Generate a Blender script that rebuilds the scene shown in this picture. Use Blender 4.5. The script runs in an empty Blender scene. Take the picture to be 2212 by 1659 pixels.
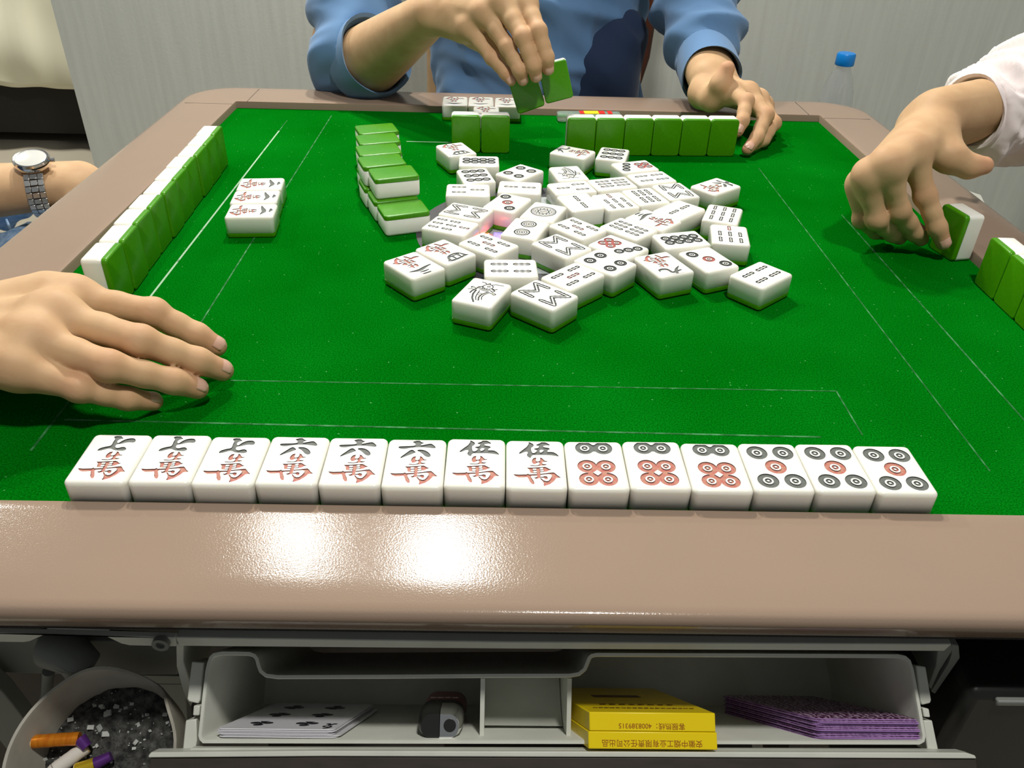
import bpy, math, random
import numpy as np
from mathutils import Vector, Matrix
from mathutils.geometry import delaunay_2d_cdt
from math import pi, sin, cos, radians

sc = bpy.context.scene
COL = sc.collection
# ------------------------------------------------------------------ camera, world, lights, exposure
CAM = np.array([-0.0382, -0.7315, 0.3140]); PITCH, YAW, ROLL = radians(56.1386), radians(-1.2792), radians(1.7304)
FPX, IW, IH = 1757.0, 2212, 1659
def _rot(p, y, r):
    return (Matrix.Rotation(y, 3, 'Z') @ Matrix.Rotation(p, 3, 'X') @ Matrix.Rotation(r, 3, 'Z'))
RM = _rot(PITCH, YAW, ROLL)
cd = bpy.data.cameras.new('camera'); cam = bpy.data.objects.new('camera', cd); COL.objects.link(cam)
cam.matrix_world = Matrix.Translation(Vector(CAM)) @ RM.to_4x4()
cd.sensor_width = 36; cd.lens = FPX / IW * 36; cd.clip_start = 0.02; cd.clip_end = 50
sc.camera = cam
sc.view_settings.view_transform = 'Standard'; sc.view_settings.look = 'None'
sc.view_settings.gamma = 1; sc.view_settings.use_curve_mapping = False
sc.view_settings.exposure = -0.12
sc.cycles.use_denoising = True
sc.cycles.max_bounces = 8
w = bpy.data.worlds.new('world'); sc.world = w; w.use_nodes = True
w.node_tree.nodes['Background'].inputs[0].default_value = (0.93, 0.97, 1.0, 1)
w.node_tree.nodes['Background'].inputs[1].default_value = 0.18

def lamp(name, loc, target, size, power, color):
    d = bpy.data.lights.new(name, 'AREA'); d.shape = 'DISK'; d.size = size; d.energy = power; d.color = color
    o = bpy.data.objects.new(name, d); COL.objects.link(o); o.location = loc
    o.rotation_euler = (Vector(target) - Vector(loc)).to_track_quat('-Z', 'Y').to_euler()
    return o
lamp('ceiling_lamp_far', (-0.19, 0.96, 1.50), (0, 0, 0), 0.12, 26, (1.0, 0.97, 0.90))
lamp('ceiling_lamp_far_left', (-0.63, 1.04, 1.50), (0, 0, 0), 0.10, 14, (1.0, 0.97, 0.90))
lamp('ceiling_lamp_near', (0.20, -0.86, 1.95), (0, 0, 0), 0.16, 33, (1.0, 0.98, 0.93))

lamp('bed_fill_light', (-2.3, 2.0, 1.75), (-2.2, 2.4, -0.3), 0.3, 70, (1.0, 0.97, 0.88))  # added fill light, unseen source, brightens the bed corner

def ray(px, py):
    v = RM @ Vector(((px - IW / 2) / FPX, -(py - IH / 2) / FPX, -1.0)); return np.array(v)
def at(px, py, z=None, y=None, x=None):
    """world point seen at a pixel of the photograph, at a given height / depth"""
    d = ray(px, py)
    k, v = (2, z) if z is not None else (1, y) if y is not None else (0, x)
    return Vector(CAM + d * ((v - CAM[k]) / d[k]))

# ------------------------------------------------------------------ helpers
def mesh_obj(name, verts, faces, mats, parent=None, smooth=False, midx=None, loc=None):
    me = bpy.data.meshes.new(name); me.from_pydata([tuple(v) for v in verts], [], [tuple(f) for f in faces]); me.update()
    if not isinstance(mats, (list, tuple)): mats = [mats]
    for m in mats: me.materials.append(m)
    if midx is not None: me.polygons.foreach_set('material_index', midx)
    if smooth: me.polygons.foreach_set('use_smooth', [True] * len(me.polygons))
    o = bpy.data.objects.new(name, me); COL.objects.link(o)
    if parent is not None: o.parent = parent
    if loc is not None: o.location = loc
    return o
def empty(name, label, cat, loc=(0, 0, 0), group=None):
    o = bpy.data.objects.new(name, None); o.empty_display_size = 0.02; COL.objects.link(o); o.location = loc
    o['label'] = label; o['category'] = cat
    if group: o['group'] = group
    return o
def tag(o, label, cat, group=None):
    o['label'] = label; o['category'] = cat
    if group: o['group'] = group
    return o
def struct(o): o['kind'] = 'structure'; return o

class MB:
    """collects shapes into one mesh"""
    def __init__(s): s.v = []; s.f = []; s.m = []
    def add(s, v, f, mi=0):
        b = len(s.v); s.v += [tuple(q) for q in v]; s.f += [tuple(b + i for i in q) for q in f]; s.m += [mi] * len(f)
    def box(s, lo, hi, mi=0, M=None):
        v = [Vector((x, y, z)) for x in (lo[0], hi[0]) for y in (lo[1], hi[1]) for z in (lo[2], hi[2])]
        if M is not None: v = [M @ q for q in v]
        s.add(v, [(0, 1, 3, 2), (4, 6, 7, 5), (0, 4, 5, 1), (2, 3, 7, 6), (0, 2, 6, 4), (1, 5, 7, 3)], mi)
    def prism(s, pts, ax, d, mi=0):
        """polygon pts (3-D Vectors) swept by vector d"""
        n = len(pts); d = Vector(d); v = [Vector(q) for q in pts] + [Vector(q) + d for q in pts]
        s.add(v, [tuple(range(n))[::-1], tuple(range(n, 2 * n))] + [(i, (i + 1) % n, n + (i + 1) % n, n + i) for i in range(n)], mi)
    def loops(s, L, cap0=True, cap1=True, mi=0, closed=True):
        n = len(L[0]); v = [q for l in L for q in l]; f = []
        for a in range(len(L) - 1):
            for i in range(n if closed else n - 1):
                j = (i + 1) % n; f.append((a * n + i, a * n + j, (a + 1) * n + j, (a + 1) * n + i))
        if cap0: f.append(tuple(range(n))[::-1])
        if cap1: f.append(tuple(range((len(L) - 1) * n, len(L) * n)))
        s.add(v, f, mi)
    def tube(s, path, r, n=12, mi=0, cap=True):
        path = [Vector(q) for q in path]; rr = r if isinstance(r, (list, tuple)) else [r] * len(path)
        L = []; up = None
        for i, q in enumerate(path):
            t = (path[min(i + 1, len(path) - 1)] - path[max(i - 1, 0)]).normalized()
            if up is None: up = t.orthogonal().normalized()
            up = (up - t * up.dot(t)).normalized(); b = t.cross(up)
            L.append([q + (up * cos(2 * pi * k / n) + b * sin(2 * pi * k / n)) * rr[i] for k in range(n)])
        s.loops(L, cap, cap, mi)
    def lathe(s, prof, n=32, mi=0, M=None, cap0=True, cap1=True):
        L = [[Vector((r * cos(2 * pi * k / n), r * sin(2 * pi * k / n), z)) for k in range(n)] for r, z in prof]
        if M is not None: L = [[M @ q for q in l] for l in L]
        s.loops(L, cap0, cap1, mi)
    def build(s, name, mats, parent=None, smooth=False, bevel=0, seg=2, auto=True):
        o = mesh_obj(name, s.v, s.f, mats, parent, smooth, s.m)
        if bevel:
            b = o.modifiers.new('bevel', 'BEVEL'); b.width = bevel; b.segments = seg; b.limit_method = 'ANGLE'; b.harden_normals = False
            o.data.polygons.foreach_set('use_smooth', [True] * len(o.data.polygons))
            if hasattr(o.data, 'set_sharp_from_angle'): o.data.set_sharp_from_angle(angle=radians(40))
        elif smooth and hasattr(o.data, 'set_sharp_from_angle'): o.data.set_sharp_from_angle(angle=radians(45))
        return o

def rrect(hx, hy, r, n=5, cx=0, cy=0):
    out = []
    for k, (sx, sy) in enumerate(((1, 1), (-1, 1), (-1, -1), (1, -1))):
        for i in range(n + 1):
            a = k * pi / 2 + i * pi / 2 / n
            out.append((cx + sx * (hx - r) + r * cos(a), cy + sy * (hy - r) + r * sin(a)))
    return out

# ------------------------------------------------------------------ materials
def mat(name, col, rough=0.5, spec=0.5, metal=0.0, sss=0.0, sssr=(1, 0.6, 0.4), sscale=0.003, noise=None, bump=None, coat=0, sheen=0, trans=0, ior=1.45):
    """noise=(scale, amount, other colour, stretch) bump=(scale, strength, dist)"""
    m = bpy.data.materials.new(name); m.use_nodes = True; nt = m.node_tree; b = nt.nodes['Principled BSDF']
    I = b.inputs; I['Base Color'].default_value = (*col, 1); I['Roughness'].default_value = rough; I['Metallic'].default_value = metal
    I['Specular IOR Level'].default_value = spec; I['Coat Weight'].default_value = coat; I['Coat Roughness'].default_value = 0.12
    I['Sheen Weight'].default_value = sheen; I['Transmission Weight'].default_value = trans; I['IOR'].default_value = ior
    if sss: I['Subsurface Weight'].default_value = sss; I['Subsurface Radius'].default_value = sssr; I['Subsurface Scale'].default_value = sscale
    tc = nt.nodes.new('ShaderNodeTexCoord')
    if noise:
        sc_, am, c2, st = noise
        mp = nt.nodes.new('ShaderNodeMapping'); mp.inputs['Scale'].default_value = st; nt.links.new(tc.outputs['Object'], mp.inputs[0])
        n = nt.nodes.new('ShaderNodeTexNoise'); n.inputs['Scale'].default_value = sc_; n.inputs['Detail'].default_value = 5; nt.links.new(mp.outputs[0], n.inputs['Vector'])
        r = nt.nodes.new('ShaderNodeValToRGB'); r.color_ramp.elements[0].position = 0.35; r.color_ramp.elements[1].position = 0.68
        r.color_ramp.elements[0].color = (*col, 1); r.color_ramp.elements[1].color = (*[a + (c - a) * am for a, c in zip(col, c2)], 1)
        nt.links.new(n.outputs[0], r.inputs[0]); nt.links.new(r.outputs[0], I['Base Color'])
    if bump:
        n = nt.nodes.new('ShaderNodeTexNoise'); n.inputs['Scale'].default_value = bump[0]; n.inputs['Detail'].default_value = 3; nt.links.new(tc.outputs['Object'], n.inputs['Vector'])
        bp = nt.nodes.new('ShaderNodeBump'); bp.inputs['Strength'].default_value = bump[1]; bp.inputs['Distance'].default_value = bump[2]
        nt.links.new(n.outputs[0], bp.inputs['Height']); nt.links.new(bp.outputs[0], I['Normal'])
    return m
M = {}
M['ivory'] = mat('tile_white', (0.80, 0.79, 0.72), 0.18, 0.5, sss=0.5, sssr=(1, .78, .42), sscale=0.004)
M['tgreen'] = mat('tile_green', (0.052, 0.25, 0.001), 0.27, 0.45, noise=(260, .25, (.10, .35, .004), (1, 1, .12)))
M['ink'] = mat('engraving_black_shaded_wall', (0.015, 0.02, 0.018), 0.55, 0.25)  # groove walls: darker than the floor, edge shade put into the colour
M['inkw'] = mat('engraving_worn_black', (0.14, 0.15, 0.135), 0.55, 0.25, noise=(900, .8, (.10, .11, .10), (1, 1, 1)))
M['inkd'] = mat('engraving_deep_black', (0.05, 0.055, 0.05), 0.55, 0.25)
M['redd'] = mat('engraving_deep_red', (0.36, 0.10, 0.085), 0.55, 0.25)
M['red'] = mat('engraving_red_shaded_wall', (0.09, 0.010, 0.014), 0.55, 0.25)  # groove walls of red signs, edge shade painted in as dark maroon
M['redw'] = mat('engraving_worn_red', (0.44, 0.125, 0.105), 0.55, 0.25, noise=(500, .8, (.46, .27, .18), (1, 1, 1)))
M['brown'] = mat('frame_brown', (0.285, 0.205, 0.150), 0.135, 0.24, noise=(14, .35, (.26, .19, .145), (1, 1, 1)), bump=(1000, .11, .0006))
M['gasket'] = mat('black_gasket', (0.012, 0.012, 0.012), 0.9, bump=(900, .8, .001))
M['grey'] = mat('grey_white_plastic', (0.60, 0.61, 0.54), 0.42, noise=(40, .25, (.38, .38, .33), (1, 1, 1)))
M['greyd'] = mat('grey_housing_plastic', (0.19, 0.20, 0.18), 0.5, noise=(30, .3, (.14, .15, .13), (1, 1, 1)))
M['black'] = mat('black_plastic', (0.012, 0.012, 0.011), 0.35)
M['dark'] = mat('dark_board', (0.03, 0.025, 0.02), 0.5, noise=(60, .6, (.05, .035, .028), (1, 6, 1)))
M['wall'] = mat('wallpaper_grey', (0.60, 0.63, 0.58), 0.7, 0.2, noise=(9, .45, (.49, .51, .47), (9, 9, .5)), bump=(160, .1, .002))
M['floor'] = mat('floor_beige', (0.42, 0.38, 0.30), 0.5, noise=(3, .3, (.35, .31, .24), (1, 1, 1)))
M['sheet'] = mat('cream_sheet', (0.70, 0.68, 0.53), 0.85, 0.1)
M['bedbase'] = mat('bed_base_dark', (0.02, 0.018, 0.014), 0.8)
M['shirt'] = mat('blue_cotton', (0.115, 0.225, 0.40), 0.85, 0.15, sheen=.15, bump=(1400, .15, .0005))
M['navy'] = mat('navy_cloth', (0.02, 0.035, 0.075), 0.85, 0.15, sheen=.1)
M['pink'] = mat('pale_pink_fleece', (0.78, 0.69, 0.67), 0.9, 0.1, sheen=.3, bump=(1200, .2, .0006))
M['denim'] = mat('blue_denim', (0.14, 0.25, 0.42), 0.9, 0.1, noise=(120, .9, (.33, .44, .58), (1, 1, 1)), bump=(1100, .4, .0006))
M['wood'] = mat('chair_wood', (0.10, 0.028, 0.010), 0.35, noise=(20, .7, (.05, .014, .006), (5, 5, .5)))
M['nail'] = mat('fingernail', (0.60, 0.36, 0.27), 0.32, sss=.2, sscale=.002)
M['steel'] = mat('brushed_steel', (0.60, 0.60, 0.58), 0.24, metal=1.0)
M['steelp'] = mat('polished_steel', (0.78, 0.78, 0.76), 0.10, metal=1.0)
M['dial'] = mat('watch_dial', (0.62, 0.62, 0.58), 0.2, coat=.6)
M['card'] = mat('card_white', (0.72, 0.71, 0.74), 0.35)
M['cardink'] = mat('card_black_print', (0.012, 0.012, 0.016), 0.4)
M['yellow'] = mat('yellow_board', (0.80, 0.60, 0.002), 0.33)
M['print'] = mat('brown_print', (0.30, 0.08, 0.004), 0.4)
M['printd'] = mat('dark_print', (0.10, 0.04, 0.008), 0.4)
M['lred'] = mat('lighter_red_label', (0.22, 0.010, 0.014), 0.25)
M['white'] = mat('white_print', (0.6, 0.58, 0.55), 0.5)
M['orange'] = mat('orange_foil', (0.62, 0.16, 0.008), 0.28, metal=.45, noise=(60, .6, (.8, .33, .02), (8, 1, 1)))
M['gold'] = mat('gold_foil', (0.72, 0.50, 0.03), 0.25, metal=.6)
M['purple'] = mat('purple_foil', (0.11, 0.03, 0.20), 0.3, metal=.4)
M['cigpaper'] = mat('cigarette_paper', (0.62, 0.58, 0.52), 0.9)
M['filter'] = mat('cigarette_filter', (0.70, 0.52, 0.26), 0.95)
M['ash'] = mat('ash_bed', (0.012, 0.012, 0.011), 0.95, noise=(220, .9, (.10, .10, .09), (1, 1, 1)), bump=(300, 1, .003))
M['ashw'] = mat('ash_flake', (0.45, 0.46, 0.43), 0.95)
M['cup'] = mat('ashtray_stained_plastic', (0.42, 0.40, 0.34), 0.45, noise=(25, .7, (.20, .18, .14), (1, 1, 1)))
M['cap'] = mat('blue_cap', (0.004, 0.24, 0.72), 0.35)
M['pet'] = mat('clear_plastic', (0.97, 0.99, 1.0), 0.04, trans=0.94, ior=1.42)
M['water'] = mat('clear_strip', (0.85, 0.93, 0.85), 0.1, trans=.8, ior=1.4)
M['hub'] = mat('hub_ring_grey', (0.045, 0.045, 0.05), 0.5)
M['panel'] = mat('hub_panel', (0.40, 0.42, 0.43), 0.25)
M['redprint'] = mat('red_print', (0.7, 0.02, 0.01), 0.4)
M['yelprint'] = mat('yellow_print', (0.85, 0.60, 0.01), 0.4)
def emis(name, col, s):
    m = mat(name, col); b = m.node_tree.nodes['Principled BSDF']; b.inputs['Emission Color'].default_value = (*col, 1); b.inputs['Emission Strength'].default_value = s; return m
M['ledr'] = emis('red_led', (1.0, 0.08, 0.05), 22.0)
M['ledb'] = emis('violet_led', (0.35, 0.30, 1.0), 0.25)
# chalk-like worn seam line, broken up by noise
def seam_mat(name, a, hi=(0.30, 0.45, 0.30)):
    m = mat(name, (0.22, 0.42, 0.25), 0.9); nt = m.node_tree; b = nt.nodes['Principled BSDF']
    tc = nt.nodes.new('ShaderNodeTexCoord'); n = nt.nodes.new('ShaderNodeTexNoise'); n.inputs['Scale'].default_value = 90; n.inputs['Detail'].default_value = 6
    r = nt.nodes.new('ShaderNodeValToRGB'); r.color_ramp.elements[0].position = a; r.color_ramp.elements[1].position = a + .2
    r.color_ramp.elements[0].color = (0.002, 0.10, 0.012, 1); r.color_ramp.elements[1].color = (*hi, 1)
    nt.links.new(tc.outputs['Object'], n.inputs['Vector']); nt.links.new(n.outputs[0], r.inputs[0]); nt.links.new(r.outputs[0], b.inputs['Base Color'])
    return m
M['seam'] = seam_mat('seam_worn_faint', .45, (0.06, 0.24, 0.09)); M['seamw'] = seam_mat('seam_worn_white', .22)
# felt: green pile with pale lint specks
def felt_mat():
    m = mat('green_felt', (0.0, 0.105, 0.004), 0.95, 0.0); nt = m.node_tree; b = nt.nodes['Principled BSDF']; N = nt.nodes.new; L = nt.links.new
    tc = N('ShaderNodeTexCoord')
    n1 = N('ShaderNodeTexNoise'); n1.inputs['Scale'].default_value = 7; n1.inputs['Detail'].default_value = 4; L(tc.outputs['Object'], n1.inputs['Vector'])
    r1 = N('ShaderNodeValToRGB'); r1.color_ramp.elements[0].position = .3; r1.color_ramp.elements[1].position = .7
    r1.color_ramp.elements[0].color = (0.0002, 0.094, 0.0022, 1); r1.color_ramp.elements[1].color = (0.0008, 0.135, 0.005, 1); L(n1.outputs[0], r1.inputs[0])
    n2 = N('ShaderNodeTexNoise'); n2.inputs['Scale'].default_value = 900; n2.inputs['Detail'].default_value = 2; L(tc.outputs['Object'], n2.inputs['Vector'])
    r2 = N('ShaderNodeValToRGB'); r2.color_ramp.elements[0].position = .30; r2.color_ramp.elements[1].position = .78
    r2.color_ramp.elements[0].color = (.6, .6, .6, 1); r2.color_ramp.elements[1].color = (1.7, 1.6, 1.6, 1); L(n2.outputs[0], r2.inputs[0])
    mu = N('ShaderNodeMix'); mu.data_type = 'RGBA'; mu.blend_type = 'MULTIPLY'; mu.inputs[0].default_value = 1; L(r1.outputs[0], mu.inputs[6]); L(r2.outputs[0], mu.inputs[7])
    v = N('ShaderNodeTexVoronoi'); v.inputs['Scale'].default_value = 190; L(tc.outputs['Object'], v.inputs['Vector'])
    r3 = N('ShaderNodeValToRGB'); r3.color_ramp.elements[0].position = .05; r3.color_ramp.elements[1].position = .12; r3.color_ramp.elements[0].color = (1, 1, 1, 1); r3.color_ramp.elements[1].color = (0, 0, 0, 1); L(v.outputs['Distance'], r3.inputs[0])
    gt = N('ShaderNodeMath'); gt.operation = 'GREATER_THAN'; gt.inputs[1].default_value = .80
    sx = N('ShaderNodeSeparateColor'); L(v.outputs['Color'], sx.inputs[0]); L(sx.outputs[0], gt.inputs[0])
    mm = N('ShaderNodeMath'); mm.operation = 'MULTIPLY'; L(gt.outputs[0], mm.inputs[0]); L(r3.outputs[0], mm.inputs[1])
    m3 = N('ShaderNodeMix'); m3.data_type = 'RGBA'; L(mm.outputs[0], m3.inputs[0]); L(mu.outputs[2], m3.inputs[6]); m3.inputs[7].default_value = (0.10, 0.32, 0.12, 1)
    L(m3.outputs[2], b.inputs['Base Color'])
    bp = N('ShaderNodeBump'); bp.inputs['Strength'].default_value = .5; bp.inputs['Distance'].default_value = .0006; L(n2.outputs[0], bp.inputs['Height']); L(bp.outputs[0], b.inputs['Normal'])
    return m
M['felt'] = felt_mat()
def skin_mat():
    m = mat('skin', (0.60, 0.37, 0.22), 0.60, 0.28, sss=.22, sssr=(1, .35, .2), sscale=.006, bump=(420, .12, .0006)); nt = m.node_tree; b = nt.nodes['Principled BSDF']; N = nt.nodes.new; L = nt.links.new
    at_ = N('ShaderNodeAttribute'); at_.attribute_name = 'blush'
    tc = N('ShaderNodeTexCoord'); n = N('ShaderNodeTexNoise'); n.inputs['Scale'].default_value = 45; n.inputs['Detail'].default_value = 5; L(tc.outputs['Object'], n.inputs['Vector'])
    r = N('ShaderNodeValToRGB'); r.color_ramp.elements[0].position = .35; r.color_ramp.elements[1].position = .65
    r.color_ramp.elements[0].color = (0.56, 0.365, 0.20, 1); r.color_ramp.elements[1].color = (0.50, 0.31, 0.165, 1); L(n.outputs[0], r.inputs[0])
    mx = N('ShaderNodeMix'); mx.data_type = 'RGBA'; L(at_.outputs['Fac'], mx.inputs[0]); L(r.outputs[0], mx.inputs[6]); mx.inputs[7].default_value = (0.52, 0.24, 0.145, 1)
    L(mx.outputs[2], b.inputs['Base Color']); return m
M['skin'] = skin_mat()
def deck_mat():
    m = mat('card_back_purple', (0.10, 0.02, 0.09), 0.35); nt = m.node_tree; b = nt.nodes['Principled BSDF']; N = nt.nodes.new; L = nt.links.new
    tc = N('ShaderNodeTexCoord'); wv = N('ShaderNodeTexWave'); wv.inputs['Scale'].default_value = 90; wv.inputs['Distortion'].default_value = 9; wv.inputs['Detail'].default_value = 3; wv.inputs['Detail Scale'].default_value = 3
    L(tc.outputs['Object'], wv.inputs['Vector']); r = N('ShaderNodeValToRGB'); r.color_ramp.elements[0].color = (0.07, 0.010, 0.05, 1); r.color_ramp.elements[0].position = .45; r.color_ramp.elements[1].color = (0.5, 0.35, 0.5, 1); r.color_ramp.elements[1].position = .8
    L(wv.outputs[0], r.inputs[0]); L(r.outputs[0], b.inputs['Base Color']); return m
M['deck'] = deck_mat(); M['deckedge'] = mat('card_edge_purple', (0.38, 0.20, 0.50), 0.5)

# ------------------------------------------------------------------ the room
fl = MB(); fl.box((-4.5, -2.5, -0.80), (3.5, 4.2, -0.75)); struct(fl.build('floor', M['floor']))
wl = MB(); wl.box((-1.045, 1.25, -0.75), (3.5, 1.37, 1.95)); struct(wl.build('wall_back', M['wall']))
wl = MB(); wl.box((-4.5, 4.0, -0.75), (3.5, 4.12, 1.95)); struct(wl.build('wall_far', M['wall']))
wl = MB(); wl.box((-4.5, -2.5, -0.75), (-4.38, 4.0, 1.95)); struct(wl.build('wall_left', M['wall']))
wl = MB(); wl.box((2.3, -2.5, -0.75), (2.42, 1.25, 1.95)); struct(wl.build('wall_right', M['wall']))
# ------------------------------------------------------------------ the automatic table
HF, HO, RIM = 0.398, 0.470, 0.0092
tb = empty('mahjong_table', 'square green felt mahjong table with wide brown plastic frame', 'table', (0, 0, -0.75))
TBL = Matrix.Translation((0, 0, 0.75))            # children are built in world coordinates
def kid(o, par=None):
    o.parent = par or tb; o.matrix_parent_inverse = (par or tb).matrix_world.inverted() if par else Matrix.Translation((0, 0, 0.75)); return o
fe = MB(); N_ = 2
fe.box((-HF - .004, -HF - .004, -0.012), (HF + .004, HF + .004, 0.0)); kid(fe.build('felt_top', M['felt']))
def frame_loops():
    prof = [(HO - .030, -0.016, .05), (HO - .0075, -0.016, .055), (HO - .0045, -0.012, .058), (HO + .0005, -0.003, .06), (HO + .0028, 0.0015, .06), (HO + .0034, 0.0042, .06), (HO + .0026, 0.0066, .06), (HO + .0004, 0.0083, .058),
            (HO - .004, RIM - .0002, .055), (HO - .02, RIM, .045), (HF + .008, RIM, .006), (HF + .0022, RIM, .003), (HF + .0006, RIM - .0005, .0025), (HF, RIM - .002, .002), (HF, -0.016, .002)]
    return [[Vector((x, y, z)) for x, y in rrect(h, h, r, 8)] for h, z, r in prof]
fr = MB(); L = frame_loops(); L.append(L[0]); fr.loops(L, False, False); kid(fr.build('table_frame', M['brown'], smooth=True))
# thin joints between the frame's corner pieces and its sides
jn = 0
for sx, sy in ((1, 1), (-1, 1), (-1, -1), (1, -1)):
    for hz in (0, 1):
        j = MB(); a, b_ = HF + .001, HO - .008; c0 = HF - .015
        if hz: j.box((sx * c0 - .0004, min(sy * a, sy * b_), RIM - .002), (sx * c0 + .0004, max(sy * a, sy * b_), RIM + .00012))
        else: j.box((min(sx * a, sx * b_), sy * c0 - .0004, RIM - .002), (max(sx * a, sx * b_), sy * c0 + .0004, RIM + .00012))
        kid(j.build('frame_joint', M['dark']))
# pressed and worn lines of the lift doors in the cloth
def seam(a, b, wd, m):
    a, b = Vector((*a, 0)), Vector((*b, 0)); d = (b - a); n = Vector((-d.y, d.x, 0)).normalized() * wd; q = MB()
    v = [a - n, b - n, b + n, a + n]; q.prism([x - Vector((0, 0, .0004)) for x in v], None, (0, 0, .00058)); kid(q.build('seam_line', m))
seam((-.3185, -.16), (-.3185, .30), .0009, M['seamw']); seam((-.3185, .30), (-.3185, .345), .0005, M['seam']); seam((-.3185, -.345), (-.3185, -.16), .0008, M['seam'])
seam((-.2655, -.20), (-.2655, .372), .0006, M['seam'])
seam((-.3127, -.3135), (.17, -.3185), .0007, M['seam'])
seam((-.2211, -.2655), (.198, -.2655), .0005, M['seam']); seam((.198, -.2655), (.198, -.3156), .0005, M['seam'])
seam((-.155, .269), (-.10, .269), .0009, M['seamw'])
seam((.264, .20), (.264, -.35), .0005, M['seam']); seam((.314, .06), (.314, -.33), .0006, M['seam'])
# centre hub
h = MB(); h.lathe([(.118, -.004), (.118, .0006), (.092, .0006), (.092, -.004)], 64); kid(h.build('hub_ring', M['hub'], smooth=True))
h = MB(); h.lathe([(.0915, -.004), (.0915, .0004), (.0, .0004)], 64, cap1=False); kid(h.build('control_panel', M['panel'], smooth=True))
h = MB(); h.box((-.054, -.024, .0002), (-.048, -.010, .0016)); kid(h.build('indicator_light', M['ledr']))
h = MB(); h.box((-.044, -.022, .0002), (-.030, -.008, .0020)); kid(h.build('panel_button', M['ledb']))
# underside: cabinet, gasket, rail, post
cb = MB(); cb.box((-.40, -.30, -.34), (.40, .40, -.0205)); cb.box((-.10, -.10, -.75), (.10, .10, -.34)); cb.box((-.32, -.26, -.75), (.32, .26, -.71)); cb.box((-.46, -.385, -.34), (-.20, -.30, -.05)); cb.box((.20, -.355, -.34), (.46, -.30, -.05)); kid(cb.build('cabinet', M['dark']))
q = MB(); q.box((-.455, -.460, -.0205), (.455, -.30, -.0165)); kid(q.build('gasket', M['gasket']))

# frame of reference of the tilted-out storage bin under the near edge
TILT = radians(47)
EN = Vector((0, cos(TILT), -sin(TILT)))      # into the bin
EM = Vector((0, sin(TILT), cos(TILT)))       # up its opening
B0 = at(1106, 1607, z=-0.0865)
def bp(px, py, depth=0.0):
    """point on the opening plane (moved in by depth) that a pixel looks at"""
    d = Vector(ray(px, py)); o = B0 + EN * depth; s = (o - Vector(CAM)).dot(EN) / d.dot(EN); return Vector(CAM) + d * s
def bl(p): q = p - B0; return (q.x, q.dot(EM))
def B3(x, m, n): return B0 + Vector((x, 0, 0)) + EM * m + EN * n
# rim outline traced round the opening
rim = [(437, 1608), (429, 1600), (426, 1590), (433, 1520), (441, 1450), (445, 1432), (450, 1418), (459, 1409), (478, 1405), (510, 1405), (540, 1406), (553, 1411), (560, 1420), (564, 1435), (568, 1446), (577, 1453), (600, 1456), (850, 1455), (1100, 1453), (1230, 1453), (1248, 1450), (1258, 1442), (1263, 1430), (1268, 1418), (1275, 1411), (1288, 1408), (1600, 1409), (1940, 1411), (1958, 1415), (1969, 1425), (1976, 1446), (1990, 1520), (2002, 1590), (1999, 1604), (1987, 1611)]
ro = [bl(bp(*p)) for p in rim]
def offs(P, d):
    out = []; n = len(P)
    for i in range(n):
        a, b, c = Vector(P[i - 1]), Vector(P[i]), Vector(P[(i + 1) % n]); t = ((b - a).normalized() + (c - b).normalized()).normalized()
        out.append((b.x + t.y * d, b.y - t.x * d))       # outline runs clockwise: inside is to the right
    return out
ri = offs(ro, .0028)
sgn = 1 if abs(sum(ri[i][0] * ri[(i + 1) % len(ri)][1] - ri[(i + 1) % len(ri)][0] * ri[i][1] for i in range(len(ri)))) < abs(sum(ro[i][0] * ro[(i + 1) % len(ro)][1] - ro[(i + 1) % len(ro)][0] * ro[i][1] for i in range(len(ro)))) else -1
if sgn < 0: ri = offs(ro, -.0028)
BD = .118
def lerpin(P, k, top):                               # walls draw in slightly; the scooped edge is level lower down
    return [(x * (1 - k), min(y, top) if top else y) for x, y in P]
mtop = max(y for x, y in ro)
bn = MB()
A0 = [B3(x, m, .004) for x, m in ro]; A1 = [B3(x, m, 0) for x, m in offs(ro, sgn * .0006)]; A2 = [B3(x, m, 0) for x, m in offs(ri, -sgn * .0006)]; A3 = [B3(x, m, .0012) for x, m in ri]
deep = [B3(x, m, BD) for x, m in ri]
outd = [B3(x, m, BD + .003) for x, m in ro]
bn.loops([outd, A0, A1, A2, A3, deep], True, True)
# dividers of the coin section
for px in (1041, 1228):
    x = bl(bp(px, 1580, .012))[0]; t0 = bl(bp(px, 1462, .012))[1]
    bn.prism([B3(x - .0012, .001, .012), B3(x - .0012, t0, .004), B3(x - .0012, t0, BD), B3(x - .0012, .001, BD)], None, (.0024, 0, 0))
xa, xb = bl(bp(1046, 1580, .012))[0], bl(bp(1222, 1580, .012))[0]
# curved coin rest between the dividers
pr = [(.03 + .03 * k / 10, .004 + .030 * (k / 10) ** 2) for k in range(11)]
bn.loops([[B3(xa, m, n) for n, m in pr] + [B3(xa, .034, BD), B3(xa, .002, BD)], [B3(xb, m, n) for n, m in pr] + [B3(xb, .034, BD), B3(xb, .002, BD)]], True, True)
binn = kid(bn.build('storage_bin', M['grey'], smooth=True))
def onplane(name, polys, depth, thick, m, bevel=.0006, par=None):
    q = MB()
    for P in polys: q.prism([bp(*p, depth) for p in P], None, EN * thick)
    return kid(q.build(name, m, bevel=bevel), par)
onplane('bin_bracket', [[(414, 1429), (441, 1431), (432, 1512), (428, 1520), (408, 1516), (404, 1510)]], .004, .02, M['grey'])
onplane('bin_bracket', [[(401, 1556), (424, 1553), (425, 1600), (421, 1622), (394, 1622)]], .004, .012, M['grey'])
onplane('bin_bracket', [[(418, 1524), (432, 1524), (430, 1546), (416, 1546)]], .002, .006, M['grey'])
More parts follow.
